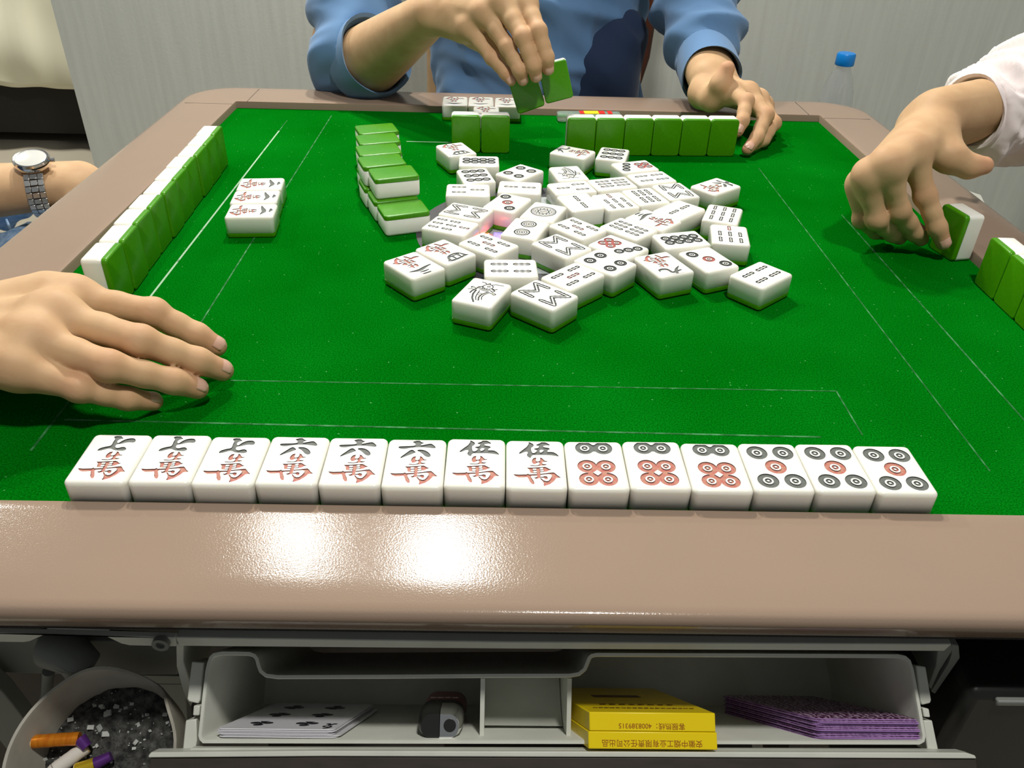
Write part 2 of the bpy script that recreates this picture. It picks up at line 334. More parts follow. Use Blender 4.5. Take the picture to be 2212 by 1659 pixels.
onplane('bin_bracket', [[(1978, 1437), (2000, 1440), (2012, 1512), (2010, 1519), (1992, 1523), (1988, 1515)]], .004, .02, M['grey'])
onplane('bin_bracket', [[(1995, 1556), (2014, 1556), (2023, 1600), (2028, 1622), (2004, 1622)]], .004, .012, M['grey'])
onplane('bin_bracket', [[(1993, 1529), (2007, 1531), (2010, 1550), (1996, 1549)]], .002, .006, M['grey'])
# board that closes the bin: pale edging on top, dark board below
onplane('bin_front_trim', [[(320, 1632), (326, 1625), (700, 1622), (1400, 1624), (2085, 1626), (2107, 1632), (2110, 1639), (1400, 1636), (700, 1634), (320, 1637)]], -.006, .010, M['grey'])
onplane('bin_front_ledge', [[(412, 1616), (2020, 1621), (2080, 1630), (400, 1628)]], -.001, .006, M['grey'])
onplane('bin_front_board', [[(324, 1637), (700, 1634), (1400, 1636), (2108, 1639), (2114, 1680), (2150, 1860), (290, 1860), (318, 1680)]], -.0045, .016, M['dark'])
# pale metal rail just under the frame and the side walls that hang from it
def vert(name, polys, y, thick, m, bevel=.0006):
    q = MB()
    for P in polys: q.prism([at(*p, y=y) for p in P], None, (0, thick, 0))
    return kid(q.build(name, m, bevel=bevel))
vert('rail', [[(378, 1377), (1100, 1387), (2056, 1392), (2040, 1407), (1100, 1402), (395, 1396), (390, 1402)]], -.448, .006, M['grey'])
vert('side_bracket', [[(380, 1390), (396, 1392), (396, 1430), (420, 1500), (412, 1528), (398, 1505), (381, 1440)]], -.447, .05, M['grey'])
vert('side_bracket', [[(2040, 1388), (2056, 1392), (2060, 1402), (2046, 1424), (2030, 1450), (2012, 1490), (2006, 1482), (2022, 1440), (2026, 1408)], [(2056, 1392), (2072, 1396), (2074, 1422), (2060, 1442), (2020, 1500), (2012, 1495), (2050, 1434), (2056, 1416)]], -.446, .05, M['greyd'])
vert('cup_housing', [[(-80, 1366), (378, 1378), (381, 1397), (280, 1395), (262, 1391), (228, 1375), (98, 1371), (64, 1386), (50, 1388), (-80, 1386)]], -.449, .004, M['grey'])
q = MB(); q.lathe([(.0045, 0), (.0045, .003), (.0024, .003), (.0024, .001)], 20, M=Matrix.Translation(at(350, 1385, y=-.449)) @ Matrix.Rotation(pi / 2, 4, 'X')); kid(q.build('rail_screw', M['greyd'], smooth=True))
# grey moulded parts behind the ashtray
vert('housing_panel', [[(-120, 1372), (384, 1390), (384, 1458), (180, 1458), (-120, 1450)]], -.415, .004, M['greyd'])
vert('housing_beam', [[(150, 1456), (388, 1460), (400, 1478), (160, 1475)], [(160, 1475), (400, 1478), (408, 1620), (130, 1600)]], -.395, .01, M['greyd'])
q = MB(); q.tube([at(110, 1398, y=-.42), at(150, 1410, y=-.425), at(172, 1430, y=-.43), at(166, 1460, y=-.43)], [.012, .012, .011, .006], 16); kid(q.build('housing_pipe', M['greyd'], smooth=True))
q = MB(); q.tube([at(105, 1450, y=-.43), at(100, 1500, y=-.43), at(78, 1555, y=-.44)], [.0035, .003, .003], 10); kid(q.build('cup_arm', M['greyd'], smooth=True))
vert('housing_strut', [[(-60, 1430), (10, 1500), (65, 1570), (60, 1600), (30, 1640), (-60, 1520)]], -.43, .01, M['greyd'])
# black box right of the bin, its edge highlight painted as a paler strip
q = MB(); q.box((.22, -.462, -.26), (.42, -.36, -.062)); kid(q.build('side_box', M['black'], bevel=.006, seg=3))
q = MB(); q.box((.235, -.4645, -.070), (.42, -.459, -.066)); kid(q.build('side_box_highlight', M['greyd'], bevel=.001))
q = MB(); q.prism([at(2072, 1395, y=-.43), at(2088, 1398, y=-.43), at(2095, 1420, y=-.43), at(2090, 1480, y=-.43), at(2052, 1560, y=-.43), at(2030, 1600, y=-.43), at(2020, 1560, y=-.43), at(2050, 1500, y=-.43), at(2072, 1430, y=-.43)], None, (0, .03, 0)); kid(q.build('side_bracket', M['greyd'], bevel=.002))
# small pale drawer corner sticking out beyond the right side of the frame
q = MB(); q.prism([Vector((.462, .155, -.012)), Vector((.495, .185, -.012)), Vector((.512, .160, -.012)), Vector((.498, .115, -.012)), Vector((.462, .10, -.012))], None, (0, 0, -.004)); kid(q.build('side_drawer_top', M['grey']))
q = MB(); q.prism([Vector((.455, .150, -.016)), Vector((.493, .180, -.016)), Vector((.508, .158, -.016)), Vector((.494, .118, -.016)), Vector((.455, .10, -.016))], None, (0, 0, -.04)); kid(q.build('side_drawer', M['greyd']))

# ------------------------------------------------------------------ ashtray and what lies in it
ash = empty('ashtray', 'stained grey plastic cup ashtray under the table edge, full of ash', 'ashtray')
AC = at(196, 1632, z=-.100)
TM = Matrix.Translation(AC) @ Matrix.Rotation(radians(24), 4, 'X')
R_ = .0455
def cupring(r, z, wave=0):
    out = []
    for k in range(72):
        a = 2 * pi * k / 72; zz = z
        if wave:                                              # rim dips behind right, rises either side
            zz += wave * (-.011 * math.exp(-((a - radians(62)) / .30) ** 2) + .006 * math.exp(-((a - radians(100)) / .38) ** 2) + .006 * math.exp(-((a - radians(30)) / .25) ** 2))
        out.append(TM @ Vector((r * cos(a), r * sin(a), zz)))
    return out
q = MB(); q.loops([cupring(R_ * .80, -.048), cupring(R_ * .95, -.03), cupring(R_, -.002, 1), cupring(R_ - .0004, .0006, 1), cupring(R_ - .0020, .0004, 1), cupring(R_ - .0026, -.002, 1), cupring(R_ * .87, -.030), cupring(R_ * .74, -.044)], True, True)
q.build('cup', M['cup'], ash, smooth=True)
random.seed(4); q = MB(); V = []; F = []
for i in range(19):
    for j in range(40):
        r = R_ * .90 * i / 18; a = 2 * pi * j / 40; hgt = -.030 + .006 * sin(a + .4) * (i / 18) + (random.random() - .5) * .0022
        V.append(TM @ Vector((r * cos(a), r * sin(a), hgt)))
for i in range(18):
    for j in range(40): F.append((i * 40 + j, i * 40 + (j + 1) % 40, (i + 1) * 40 + (j + 1) % 40, (i + 1) * 40 + j))
o = mesh_obj('ash', V, F, M['ash'], ash, smooth=True); 
q = MB()
for i in range(150):
    r = R_ * .86 * random.random() ** .5; a = random.random() * 2 * pi; s = .0004 + .0017 * random.random() ** 4
    c = TM @ Vector((r * cos(a), r * sin(a), -.029 + .006 * sin(a + .4) * r / R_)); rt = Matrix.Translation(c) @ Matrix.Rotation(random.random() * 6, 4, Vector((random.random(), random.random(), random.random() + .1)).normalized())
    q.box((-s, -s * .7, -s * .35), (s, s * .7, s * .35), M=rt)
o = tag(q.build('ash_flakes', M['ashw']), 'pale flakes of ash scattered over the black ash in the ashtray', 'ash'); o['kind'] = 'stuff'
def butt(name, label, a, b, c, mats, r=.0036):
    e = empty(name, label, 'cigarette butt', group='cigarette butts in the ashtray')
    q = MB(); n = 8; P = [a.lerp(b, k / n) for k in range(n + 1)]; q.tube(P, [r * (1 + .03 * (k % 2)) for k in range(n + 1)], 14); q.build('filter_wrap', mats[0], e, smooth=True)
    q = MB(); d = (a - b).normalized(); q.tube([a + d * .0005, a - d * .002], [r * .92, r * .92], 14); q.build('filter_tip', M['filter'], e, smooth=True)
    if c is not None:
        q = MB(); q.tube([b, b.lerp(c, .25), b.lerp(c, .5), c], [r * 1.02, r * .98, r * .9, r * .8], 14); q.build('paper_tube', mats[1], e, smooth=True)
    return e
def ca(px, py, dz=0): # point above the ash where a pixel looks
    d = Vector(ray(px, py)); nn = TM.to_3x3() @ Vector((0, 0, 1)); o = TM @ Vector((0, 0, -.022 + dz)); return Vector(CAM) + d * ((o - Vector(CAM)).dot(nn) / d.dot(nn))
butt('cigarette_butt', 'bent orange foil cigarette butt with a purple end, in the ashtray', ca(72, 1602, .006), ca(172, 1595, .004), ca(188, 1614, .002), (M['orange'], M['purple']))
butt('cigarette_butt', 'white cigarette butt lying under the orange one in the ashtray', ca(186, 1614, -.002), ca(120, 1662, 0), ca(100, 1680, 0), (M['cigpaper'], M['cigpaper']), .0040)
butt('cigarette_butt', 'gold and purple cigarette butt nearest the bottom of the photo', ca(165, 1662, 0), ca(206, 1650, 0), ca(240, 1633, 0), (M['gold'], M['purple']), .0034)

# ------------------------------------------------------------------ things in the bin
def cardbox(name, x0, x1, m0, n0, n1, th, face_m, edge_m, label, cat, group, skew=0):
    """a card lying on the bin's sloping front wall; x across, n into the bin"""
    e = MB(); r = .0035
    P = rrect((x1 - x0) / 2, (n1 - n0) / 2, r, 4)
    lo = []; hi = []
    for u, v in P:
        xx = (x0 + x1) / 2 + u + skew * v; nn = (n0 + n1) / 2 + v
        lo.append(B3(xx, m0, nn)); hi.append(B3(xx, m0 + th, nn))
    n = len(P); e.add(lo + hi, [tuple(range(n)), tuple(range(n, 2 * n))[::-1]], 0); e.add(lo + hi, [(i, (i + 1) % n, n + (i + 1) % n, n + i) for i in range(n)], 1)
    return tag(e.build(name, [face_m, edge_m]), label, cat, group)
cx0, cx1 = bl(bp(477, 1598))[0], bl(bp(733, 1598))[0]
SK = .10
cards = []
for k in range(6):
    top = k == 5
    lab = 'six of clubs playing card on top of the small pile in the bin' if top else 'white playing card under the six of clubs, card edge showing below it'
    cards.append(cardbox('playing_card', cx0 + .0006 * (k % 3) + (.002 if k < 2 else 0), cx1 + .0008 * ((k * 2) % 3) + (.0025 if k < 2 else 0), .0018 + k * .00075, .001 + .0007 * (k % 2), .089, .00045 if not top else .0005, M['card'], M['card'], lab, 'card', None if top else 'playing cards under the six of clubs', SK))
cm = .0018 + 5 * .00075 + .00055
def cpt(u, v): return B3((cx0 + cx1) / 2 + u + SK * v, cm, .045 + v)
def disk(q, u, v, r, n=18): q.prism([cpt(u + r * cos(2 * pi * k / n), v + r * sin(2 * pi * k / n)) for k in range(n)], None, EM * .0001)
def club(q, u, v, s):
    for du, dv in ((0, .62), (-.56, -.25), (.56, -.25)): disk(q, u + du * s, v + dv * s, s * .44)
    q.prism([cpt(u - .12 * s, v + .2 * s), cpt(u + .12 * s, v + .2 * s), cpt(u + .12 * s, v - .5 * s), cpt(u + .38 * s, v - 1.0 * s), cpt(u - .38 * s, v - 1.0 * s), cpt(u - .12 * s, v - .5 * s)], None, EM * .0001)
q = MB()
for u in (-.0125, .0125):
    for v in (-.028, 0, .028):
        s = -1 if v <= 0 else 1
        qq = MB(); club(qq, 0, 0, .0062)
        club_pts = qq
        q_ = MB()
        for du, dv in ((0, .62), (-.56, -.25), (.56, -.25)): disk(q, u + du * .0062, v + s * dv * .0062, .0027)
        q.prism([cpt(u - .0008, v + s * .001), cpt(u + .0008, v + s * .001), cpt(u + .0008, v - s * .003), cpt(u + .0026, v - s * .0065), cpt(u - .0026, v - s * .0065), cpt(u - .0008, v - s * .003)][::s], None, EM * .0001)
for du, dv in ((0, -.62), (-.56, .25), (.56, .25)): disk(q, .0265 + du * .003, -.0285 + dv * .003, .0014)
q.build('club_pips', M['cardink'], cards[-1])
def text_mesh(name, body, M4, size, m, parent, ext=.00005, sx=1.0):
    c = bpy.data.curves.new('tmp_text', 'FONT'); c.body = body; c.size = size; c.extrude = ext; c.align_x = 'CENTER'; c.align_y = 'CENTER'; c.resolution_u = 3
    o = bpy.data.objects.new('tmp_text', c); COL.objects.link(o)
    bpy.context.view_layer.update()
    me = bpy.data.meshes.new_from_object(o.evaluated_get(bpy.context.evaluated_depsgraph_get())); bpy.data.objects.remove(o); bpy.data.curves.remove(c)
    me.transform(M4 @ Matrix.Diagonal((sx, 1, 1, 1))); me.materials.clear(); me.materials.append(m); me.name = name
    o = bpy.data.objects.new(name, me); COL.objects.link(o)
    if parent is not None: o.parent = parent
    return o
def basis(o, ex, ey):
    ex = Vector(ex).normalized(); ey = Vector(ey).normalized(); ez = ex.cross(ey)
    return Matrix(((ex.x, ey.x, ez.x, o.x), (ex.y, ey.y, ez.y, o.y), (ex.z, ey.z, ez.z, o.z), (0, 0, 0, 1)))
text_mesh('card_index', '6', basis(cpt(.0265, -.037) + EM * .0001, (-1, 0, 0), -EN), .013, M['cardink'], cards[-1])
# face-down deck on the right
dx0, dx1 = bl(bp(1715, 1600))[0], bl(bp(1948, 1600))[0]
for k in range(16):
    cardbox('playing_card', dx0 + .0008 * sin(k * 2.1), dx1 + .0008 * sin(k * 1.7), .0016 + k * .00078, .002 + .0012 * sin(k * 1.3), .089 + .001 * sin(k * 2), .0005, M['deck'], M['deckedge'], 'purple patterned playing card in the face-down deck at the right of the bin' if k < 15 else 'topmost purple patterned playing card of the face-down deck', 'card', 'purple face-down playing cards' if k < 15 else None, -.32)
# yellow cigarette box
yb = empty('cigarette_box', 'bright yellow cigarette box lying in the bin with small upside-down print', 'cigarette box')
a0, a1 = bl(bp(1266, 1615, -.008))[0], bl(bp(1545, 1615, -.008))[0]
W_, H_ = a1 - a0, .0205
my = bl(bp(1400, 1619, -.008))[1]
HH = bl(bp(1400, 1539, -.008))[1] - my
SKB = -.16
def yp(x, m, n): return B3(x + SKB * n, m + n * .0, n)
q = MB()
for (m0, m1) in ((my, my + HH * .475), (my + HH * .485, my + HH)):
    q.prism([yp(a0 + .0006 * (m0 > my), m0, -.008), yp(a1 - .0006 * (m0 > my), m0, -.008), yp(a1, m0, .086), yp(a0, m0, .086)], None, EM * (m1 - m0))
q.prism([yp(a0 + .001, my + .001, -.006), yp(a1 - .001, my + .001, -.006), yp(a1 - .001, my + .001, .085), yp(a0 + .001, my + .001, .085)], None, EM * (HH - .002))
q.build('box_shell', M['yellow'], yb, bevel=.0005)
def ft(txt, px, py, size, sx=1.0):
    o_ = bp(px, py, -.00812); text_mesh('printed_text', txt, basis(o_, (-1, 0, 0), -EM), size, M['print'], yb, sx=sx)
ft('客服热线：4008389315', 1408, 1568, .0030 * 1.18); ft('安徽中烟工业有限责任公司出品', 1409, 1605, .0034 * 1.12)
def tt(txt, xc, n, size, m, sx=1.0): text_mesh('printed_text', txt, basis(yp(xc, my + HH + .00012, n), (-1, 0, 0), Vector((SKB, 0, 0)) - EN), size, m, yb, sx=sx)
xc = (a0 + a1) / 2
tt('尽 早 戒 烟 有 益 健 康', xc, .018, .0042, M['printd']); tt('本公司提示吸烟有害健康请勿在禁烟场所', xc, .006, .0036, M['printd'], .86)
q = MB(); q.prism([yp(xc - .016, my + HH - .0003, .045), yp(xc + .012, my + HH - .0003, .045), yp(xc + .012, my + HH - .0003, .053), yp(xc - .016, my + HH - .0003, .053)], None, EM * .0005); q.build('printed_panel', M['printd'], yb)
# lighter
lt = empty('lighter', 'black and chrome lighter with a dark red label, lying in the bin', 'lighter')
lx0, lx1 = bl(bp(897, 1590))[0], bl(bp(1000, 1590))[0]; lxc = (lx0 + lx1) / 2; lw = (lx1 - lx0) / 2
def lloop(n, hx, hm, sh=0): return [B3(lxc + sh + x, .0015 + hm + m, n) for x, m in rrect(hx, hm, min(hx, hm) * .92, 6)]
q = MB(); q.loops([lloop(.022, lw * .98, .0075), lloop(.028, lw * 1.0, .0078), lloop(.034, lw, .0078)], True, True); q.build('label_band', M['black'], lt, smooth=True)
q = MB(); q.loops([lloop(.034, lw * .985, .0076), lloop(.070, lw * .985, .0076)], True, True); q.build('body', M['lred'], lt, smooth=True)
def half(n, hx, hm, side):
    P = [(x, m) for x, m in rrect(hx, hm, min(hx, hm) * .92, 8)]
    P = [(max(x, .0) if side > 0 else min(x, -.0004), m) for x, m in P]; return [B3(lxc + x, .0015 + hm + m, n) for x, m in P]
q = MB(); q.loops([half(.004, lw * .80, .0062, -1), half(.007, lw * .93, .0072, -1), half(.022, lw, .0078, -1)], True, True); q.build('thumb_button', M['black'], lt, smooth=True)
q = MB(); q.loops([half(.004, lw * .80, .0062, 1), half(.007, lw * .93, .0072, 1), half(.022, lw, .0078, 1)], True, True); q.build('metal_hood', M['steelp'], lt, smooth=True)
q = MB(); q.loops([[B3(lxc + lw * .42 + .0034 * cos(2 * pi * k / 16), .0082 + .0034 * sin(2 * pi * k / 16), n) for k in range(16)] for n in (.0036, .006)], True, True); q.build('flame_hole', M['black'], lt)
text_mesh('printed_text', '安全使用', basis(B3(lxc, .01735, .040), (-1, 0, 0), -EN), .0042, M['white'], lt)
# ------------------------------------------------------------------ mahjong tiles
# outlines of the engraved signs, in millimetres on the tile face
WAN_P=[[(-2.32,2.14),(-2.21,3.94),(-1.31,5.74),(0.3,6.33),(0.09,5.04),(0.08,2.94),(0.68,2.53),(1.78,2.73),(2.49,3.53),(2.69,5.33),(2.5,6.43),(3.7,5.82),(4.69,4.12),(5.49,3.32),(6.69,3.41),(6.68,2.91),(4.98,2.52),(3.88,2.02),(3.48,1.22),(3.78,0.42),(4.78,0.22),(6.18,0.31),(6.17,-0.09),(5.07,-0.68),(2.57,-1.07),(0.07,-1.66),(-3.13,-1.55),(-3.63,-1.05),(-2.23,-0.96),(-0.03,-1.16),(1.47,-0.67),(2.08,0.23),(2.08,1.53),(1.48,2.13),(0.68,1.63),(0.08,0.94),(-0.62,0.34),(-1.62,0.44)],[(0.36,-3.17),(2.16,-3.07),(2.25,-6.57),(2.23,-12.37),(0.53,-12.67),(0.24,-8.57)],[(-5.44,-3.34),(-2.74,-3.25),(0.66,-2.87),(5.17,-2.28),(6.36,-2.99),(7.56,-4.09),(8.86,-4.4),(7.26,-5.29),(6.35,-6.29),(5.25,-6.68),(2.05,-7.17),(0.25,-7.87),(-1.65,-8.06),(-3.35,-7.95),(-3.94,-5.05),(-4.64,-4.05)],[(-13.36,-9.42),(-10.36,-9.73),(-5.66,-9.44),(-4.96,-8.75),(-4.16,-9.45),(-0.36,-9.16),(0.54,-9.27),(0.54,-10.17),(-2.26,-10.36),(-3.16,-10.55),(-3.27,-11.55),(-2.77,-12.95),(-1.78,-15.26),(-1.39,-17.16),(-1.79,-18.06),(-2.79,-17.65),(-3.88,-15.85),(-4.57,-13.45),(-5.17,-11.85),(-5.77,-11.64),(-7.77,-12.14),(-10.27,-12.13),(-11.87,-11.22)],[(1.94,-8.77),(4.64,-8.28),(8.35,-7.39),(9.95,-7.2),(10.85,-8.1),(12.44,-10.31),(13.93,-11.71),(12.63,-11.91),(11.23,-12.21),(9.72,-15.1),(7.31,-17.69),(4.2,-19.38),(3.81,-18.98),(4.01,-17.28),(3.52,-15.48),(2.23,-13.37),(2.03,-12.17),(3.03,-13.28),(3.82,-14.48),(5.42,-15.18),(6.72,-14.89),(7.83,-13.19),(8.74,-10.8),(8.74,-9.4),(7.44,-8.69),(5.24,-8.98),(2.74,-9.47),(1.94,-9.47)],[(2.03,-11.37),(3.73,-11.28),(4.64,-10.68),(6.03,-10.99),(6.33,-12.29),(6.13,-13.39),(5.03,-13.28),(4.03,-12.08),(2.03,-11.97)],[(-1.37,-11.76),(-0.57,-12.16),(0.43,-11.27),(0.93,-11.67),(0.93,-12.67),(-0.37,-13.16),(-1.07,-12.56)]]
WAN_H=[[(-1.84,-3.86),(-0.04,-3.86),(0.26,-4.47),(-0.04,-5.26),(-1.84,-5.36),(-2.14,-4.66)],[(-1.55,-5.96),(0.15,-5.97),(0.45,-6.67),(0.15,-7.37),(-1.55,-7.56),(-1.85,-6.76)],[(2.16,-3.47),(3.66,-2.88),(4.16,-3.68),(3.76,-4.68),(2.36,-4.87),(1.96,-4.17)],[(2.35,-5.57),(4.06,-4.98),(4.35,-5.68),(4.05,-6.38),(2.55,-6.57),(2.05,-6.17)]]
WU_P=[[(-9.89,9.87),(-9.39,11.17),(-7.28,13.86),(-5.07,16.55),(-3.86,19.45),(-3.75,21.35),(-2.55,20.54),(-1.36,19.54),(-0.86,18.24),(-1.37,16.84),(-2.47,15.84),(-2.58,13.94),(-2.28,11.84),(-1.79,10.64),(-0.69,10.64),(0.62,11.93),(0.92,13.23),(0.52,13.73),(-0.47,14.24),(-0.97,14.64),(0.03,15.14),(1.83,15.63),(2.44,17.53),(0.74,18.23),(0.74,18.93),(2.75,20.13),(3.95,21.42),(5.15,21.52),(6.95,20.81),(8.64,19.2),(8.64,18.4),(7.04,18.51),(4.94,17.92),(4.73,16.72),(6.03,16.21),(8.03,15.81),(8.73,14.7),(7.72,13.91),(7.12,12.91),(7.12,11.81),(9.12,11.9),(10.72,11.7),(12.31,10.39),(13.6,8.39),(13.5,7.89),(12.4,8.09),(9.41,8.8),(6.21,9.01),(1.71,8.93),(-1.59,8.74),(-2.5,7.74),(-2.8,6.35),(-3.4,6.05),(-4.7,7.15),(-5.09,8.75),(-4.49,10.55),(-4.78,11.85),(-6.18,11.76),(-7.49,10.86),(-9.09,9.77)]]
WU_H=[[(2.22,12.73),(3.33,14.12),(4.82,13.82),(5.02,13.12),(3.92,11.52),(2.71,11.03)]]
LIU_P=[[(-10.98,14.74),(-10.58,15.64),(-7.48,15.93),(-2.48,16.21),(-0.68,17.01),(-1.37,18.81),(-2.97,20.22),(-1.96,20.71),(-0.46,21.21),(0.54,22.4),(1.74,20.7),(2.93,19.69),(4.23,19.49),(3.13,18.69),(2.43,18.0),(2.12,16.7),(4.53,17.59),(7.23,18.58),(8.63,18.57),(10.52,16.47),(11.32,14.96),(10.61,14.07),(7.91,14.58),(4.22,15.09),(-0.08,15.1),(-3.89,14.32),(-6.89,13.23),(-9.69,13.34)],[(-8.92,4.44),(-8.42,5.93),(-5.91,9.13),(-4.3,11.42),(-3.09,12.52),(-1.99,12.31),(-0.1,10.1),(-1.0,9.51),(-2.61,8.31),(-5.41,6.52),(-7.82,4.83)],[(0.3,11.8),(1.01,12.7),(3.71,12.69),(6.1,11.38),(8.0,9.18),(8.79,7.17),(8.38,5.97),(7.28,5.58),(5.59,6.48),(3.69,8.99),(1.9,10.7)]]
QI_P=[[(-9.42,7.11),(-8.62,9.3),(-6.01,10.79),(-3.21,11.68),(-3.0,13.38),(-3.19,15.98),(-2.98,18.38),(-4.28,19.79),(-4.48,20.69),(-2.77,21.38),(-1.07,22.28),(-0.08,20.47),(1.62,19.07),(0.52,18.67),(-0.69,17.88),(-1.19,16.38),(-0.6,14.68),(0.3,14.37),(1.61,16.77),(3.42,18.56),(5.62,19.35),(7.82,19.25),(9.21,17.74),(9.51,16.04),(8.6,15.14),(6.31,15.45),(4.4,15.06),(2.0,13.77),(-0.2,13.47),(-0.61,11.78),(0.09,10.07),(1.68,9.57),(3.59,10.66),(5.29,10.75),(6.78,9.35),(6.78,7.85),(5.28,7.15),(2.38,7.36),(0.08,7.77),(-2.02,9.08),(-3.62,9.09),(-5.62,7.89),(-7.63,6.9)]]

def fix(P): return [[(x * .97, y * .95 - .8) for x, y in q] for q in P]
def smooth_poly(P, it=1):
    for _ in range(it):
        n = len(P); P = [c for i in range(n) for c in ((P[i][0] * .78 + P[(i + 1) % n][0] * .22, P[i][1] * .78 + P[(i + 1) % n][1] * .22), (P[i][0] * .22 + P[(i + 1) % n][0] * .78, P[i][1] * .22 + P[(i + 1) % n][1] * .78))]
    return P
def circ(x, y, r, n=28, ry=None): return [(x + r * cos(2 * pi * k / n), y + (ry or r) * sin(2 * pi * k / n)) for k in range(n)]
def stroke(P, r0, r1=None, n=4):
    """polyline with round ends as one outline (width may change along it)"""
    r1 = r0 if r1 is None else r1; P = [Vector(p) for p in P]; L = []; R = []; m = len(P)
    for i, p in enumerate(P):
        t = (P[min(i + 1, m - 1)] - P[max(i - 1, 0)]).normalized(); nr = Vector((-t.y, t.x)); r = r0 + (r1 - r0) * i / (m - 1)
        if 0 < i < m - 1:
            a = (P[i] - P[i - 1]).normalized(); r = r / max(.45, Vector((-a.y, a.x)).dot(nr))
        L.append(p + nr * r); R.append(p - nr * r)
    out = []
    a = (P[-1] - P[-2]).normalized(); ang = math.atan2(a.y, a.x)
    out += [(q.x, q.y) for q in L[:-1]] + [(P[-1].x + r1 * cos(ang + pi / 2 - pi * k / n), P[-1].y + r1 * sin(ang + pi / 2 - pi * k / n)) for k in range(n + 1)]
    a = (P[0] - P[1]).normalized(); ang = math.atan2(a.y, a.x)
    out += [(q.x, q.y) for q in R[1:-1]][::-1] + [(P[0].x + r0 * cos(ang + pi / 2 - pi * k / n), P[0].y + r0 * sin(ang + pi / 2 - pi * k / n)) for k in range(n + 1)]
    return out
def ribbon(P, W):
    """brush stroke: centre line with half widths"""
    P = [Vector(p) for p in P]; L = []; R = []
    for i, p in enumerate(P):
        t = (P[min(i + 1, len(P) - 1)] - P[max(i - 1, 0)]).normalized(); nr = Vector((-t.y, t.x)); L.append(p + nr * W[i]); R.append(p - nr * W[i])
    return smooth_poly([(q.x, q.y) for q in L] + [(q.x, q.y) for q in R[::-1]], 1)
def stick(x, y, Lg, ang=0, k=1.0):
    """scalloped bamboo groove with a raised core -> (outer, inner)"""
    n = 18; o = []; c, s = cos(ang), sin(ang); hl = Lg / 2
    for sd in (1, -1):
        for i in range(n + 1):
            u = -1 + 2 * i / n; u *= sd
            hw = (1.0 + .75 * abs(sin(1.5 * pi * (u + 1)))) * k
            if abs(u) > .93: hw *= .62
            o.append((sd * hw, u * hl))
    inn = [(x_ * .42 * k, y_ * (hl - 1.15)) for x_, y_ in ((1, -1), (1.3, -.33), (1, 0), (1.3, .33), (1, 1), (-1, 1), (-1.3, .33), (-1, 0), (-1.3, -.33), (-1, -1))]
    T = lambda P: [(x + c * a - s * b, y + s * a + c * b) for a, b in P]
    return T(o), T(inn)
def dot(x, y, r, k=1.0):
    """a circle sign: (grooves, islands, grooves, ...) from outside in"""
    return [circ(x, y, r), circ(x, y, r * .78), circ(x, y, r * .50, 22), circ(x, y, r * .32, 18), circ(x, y, r * .13, 10)]

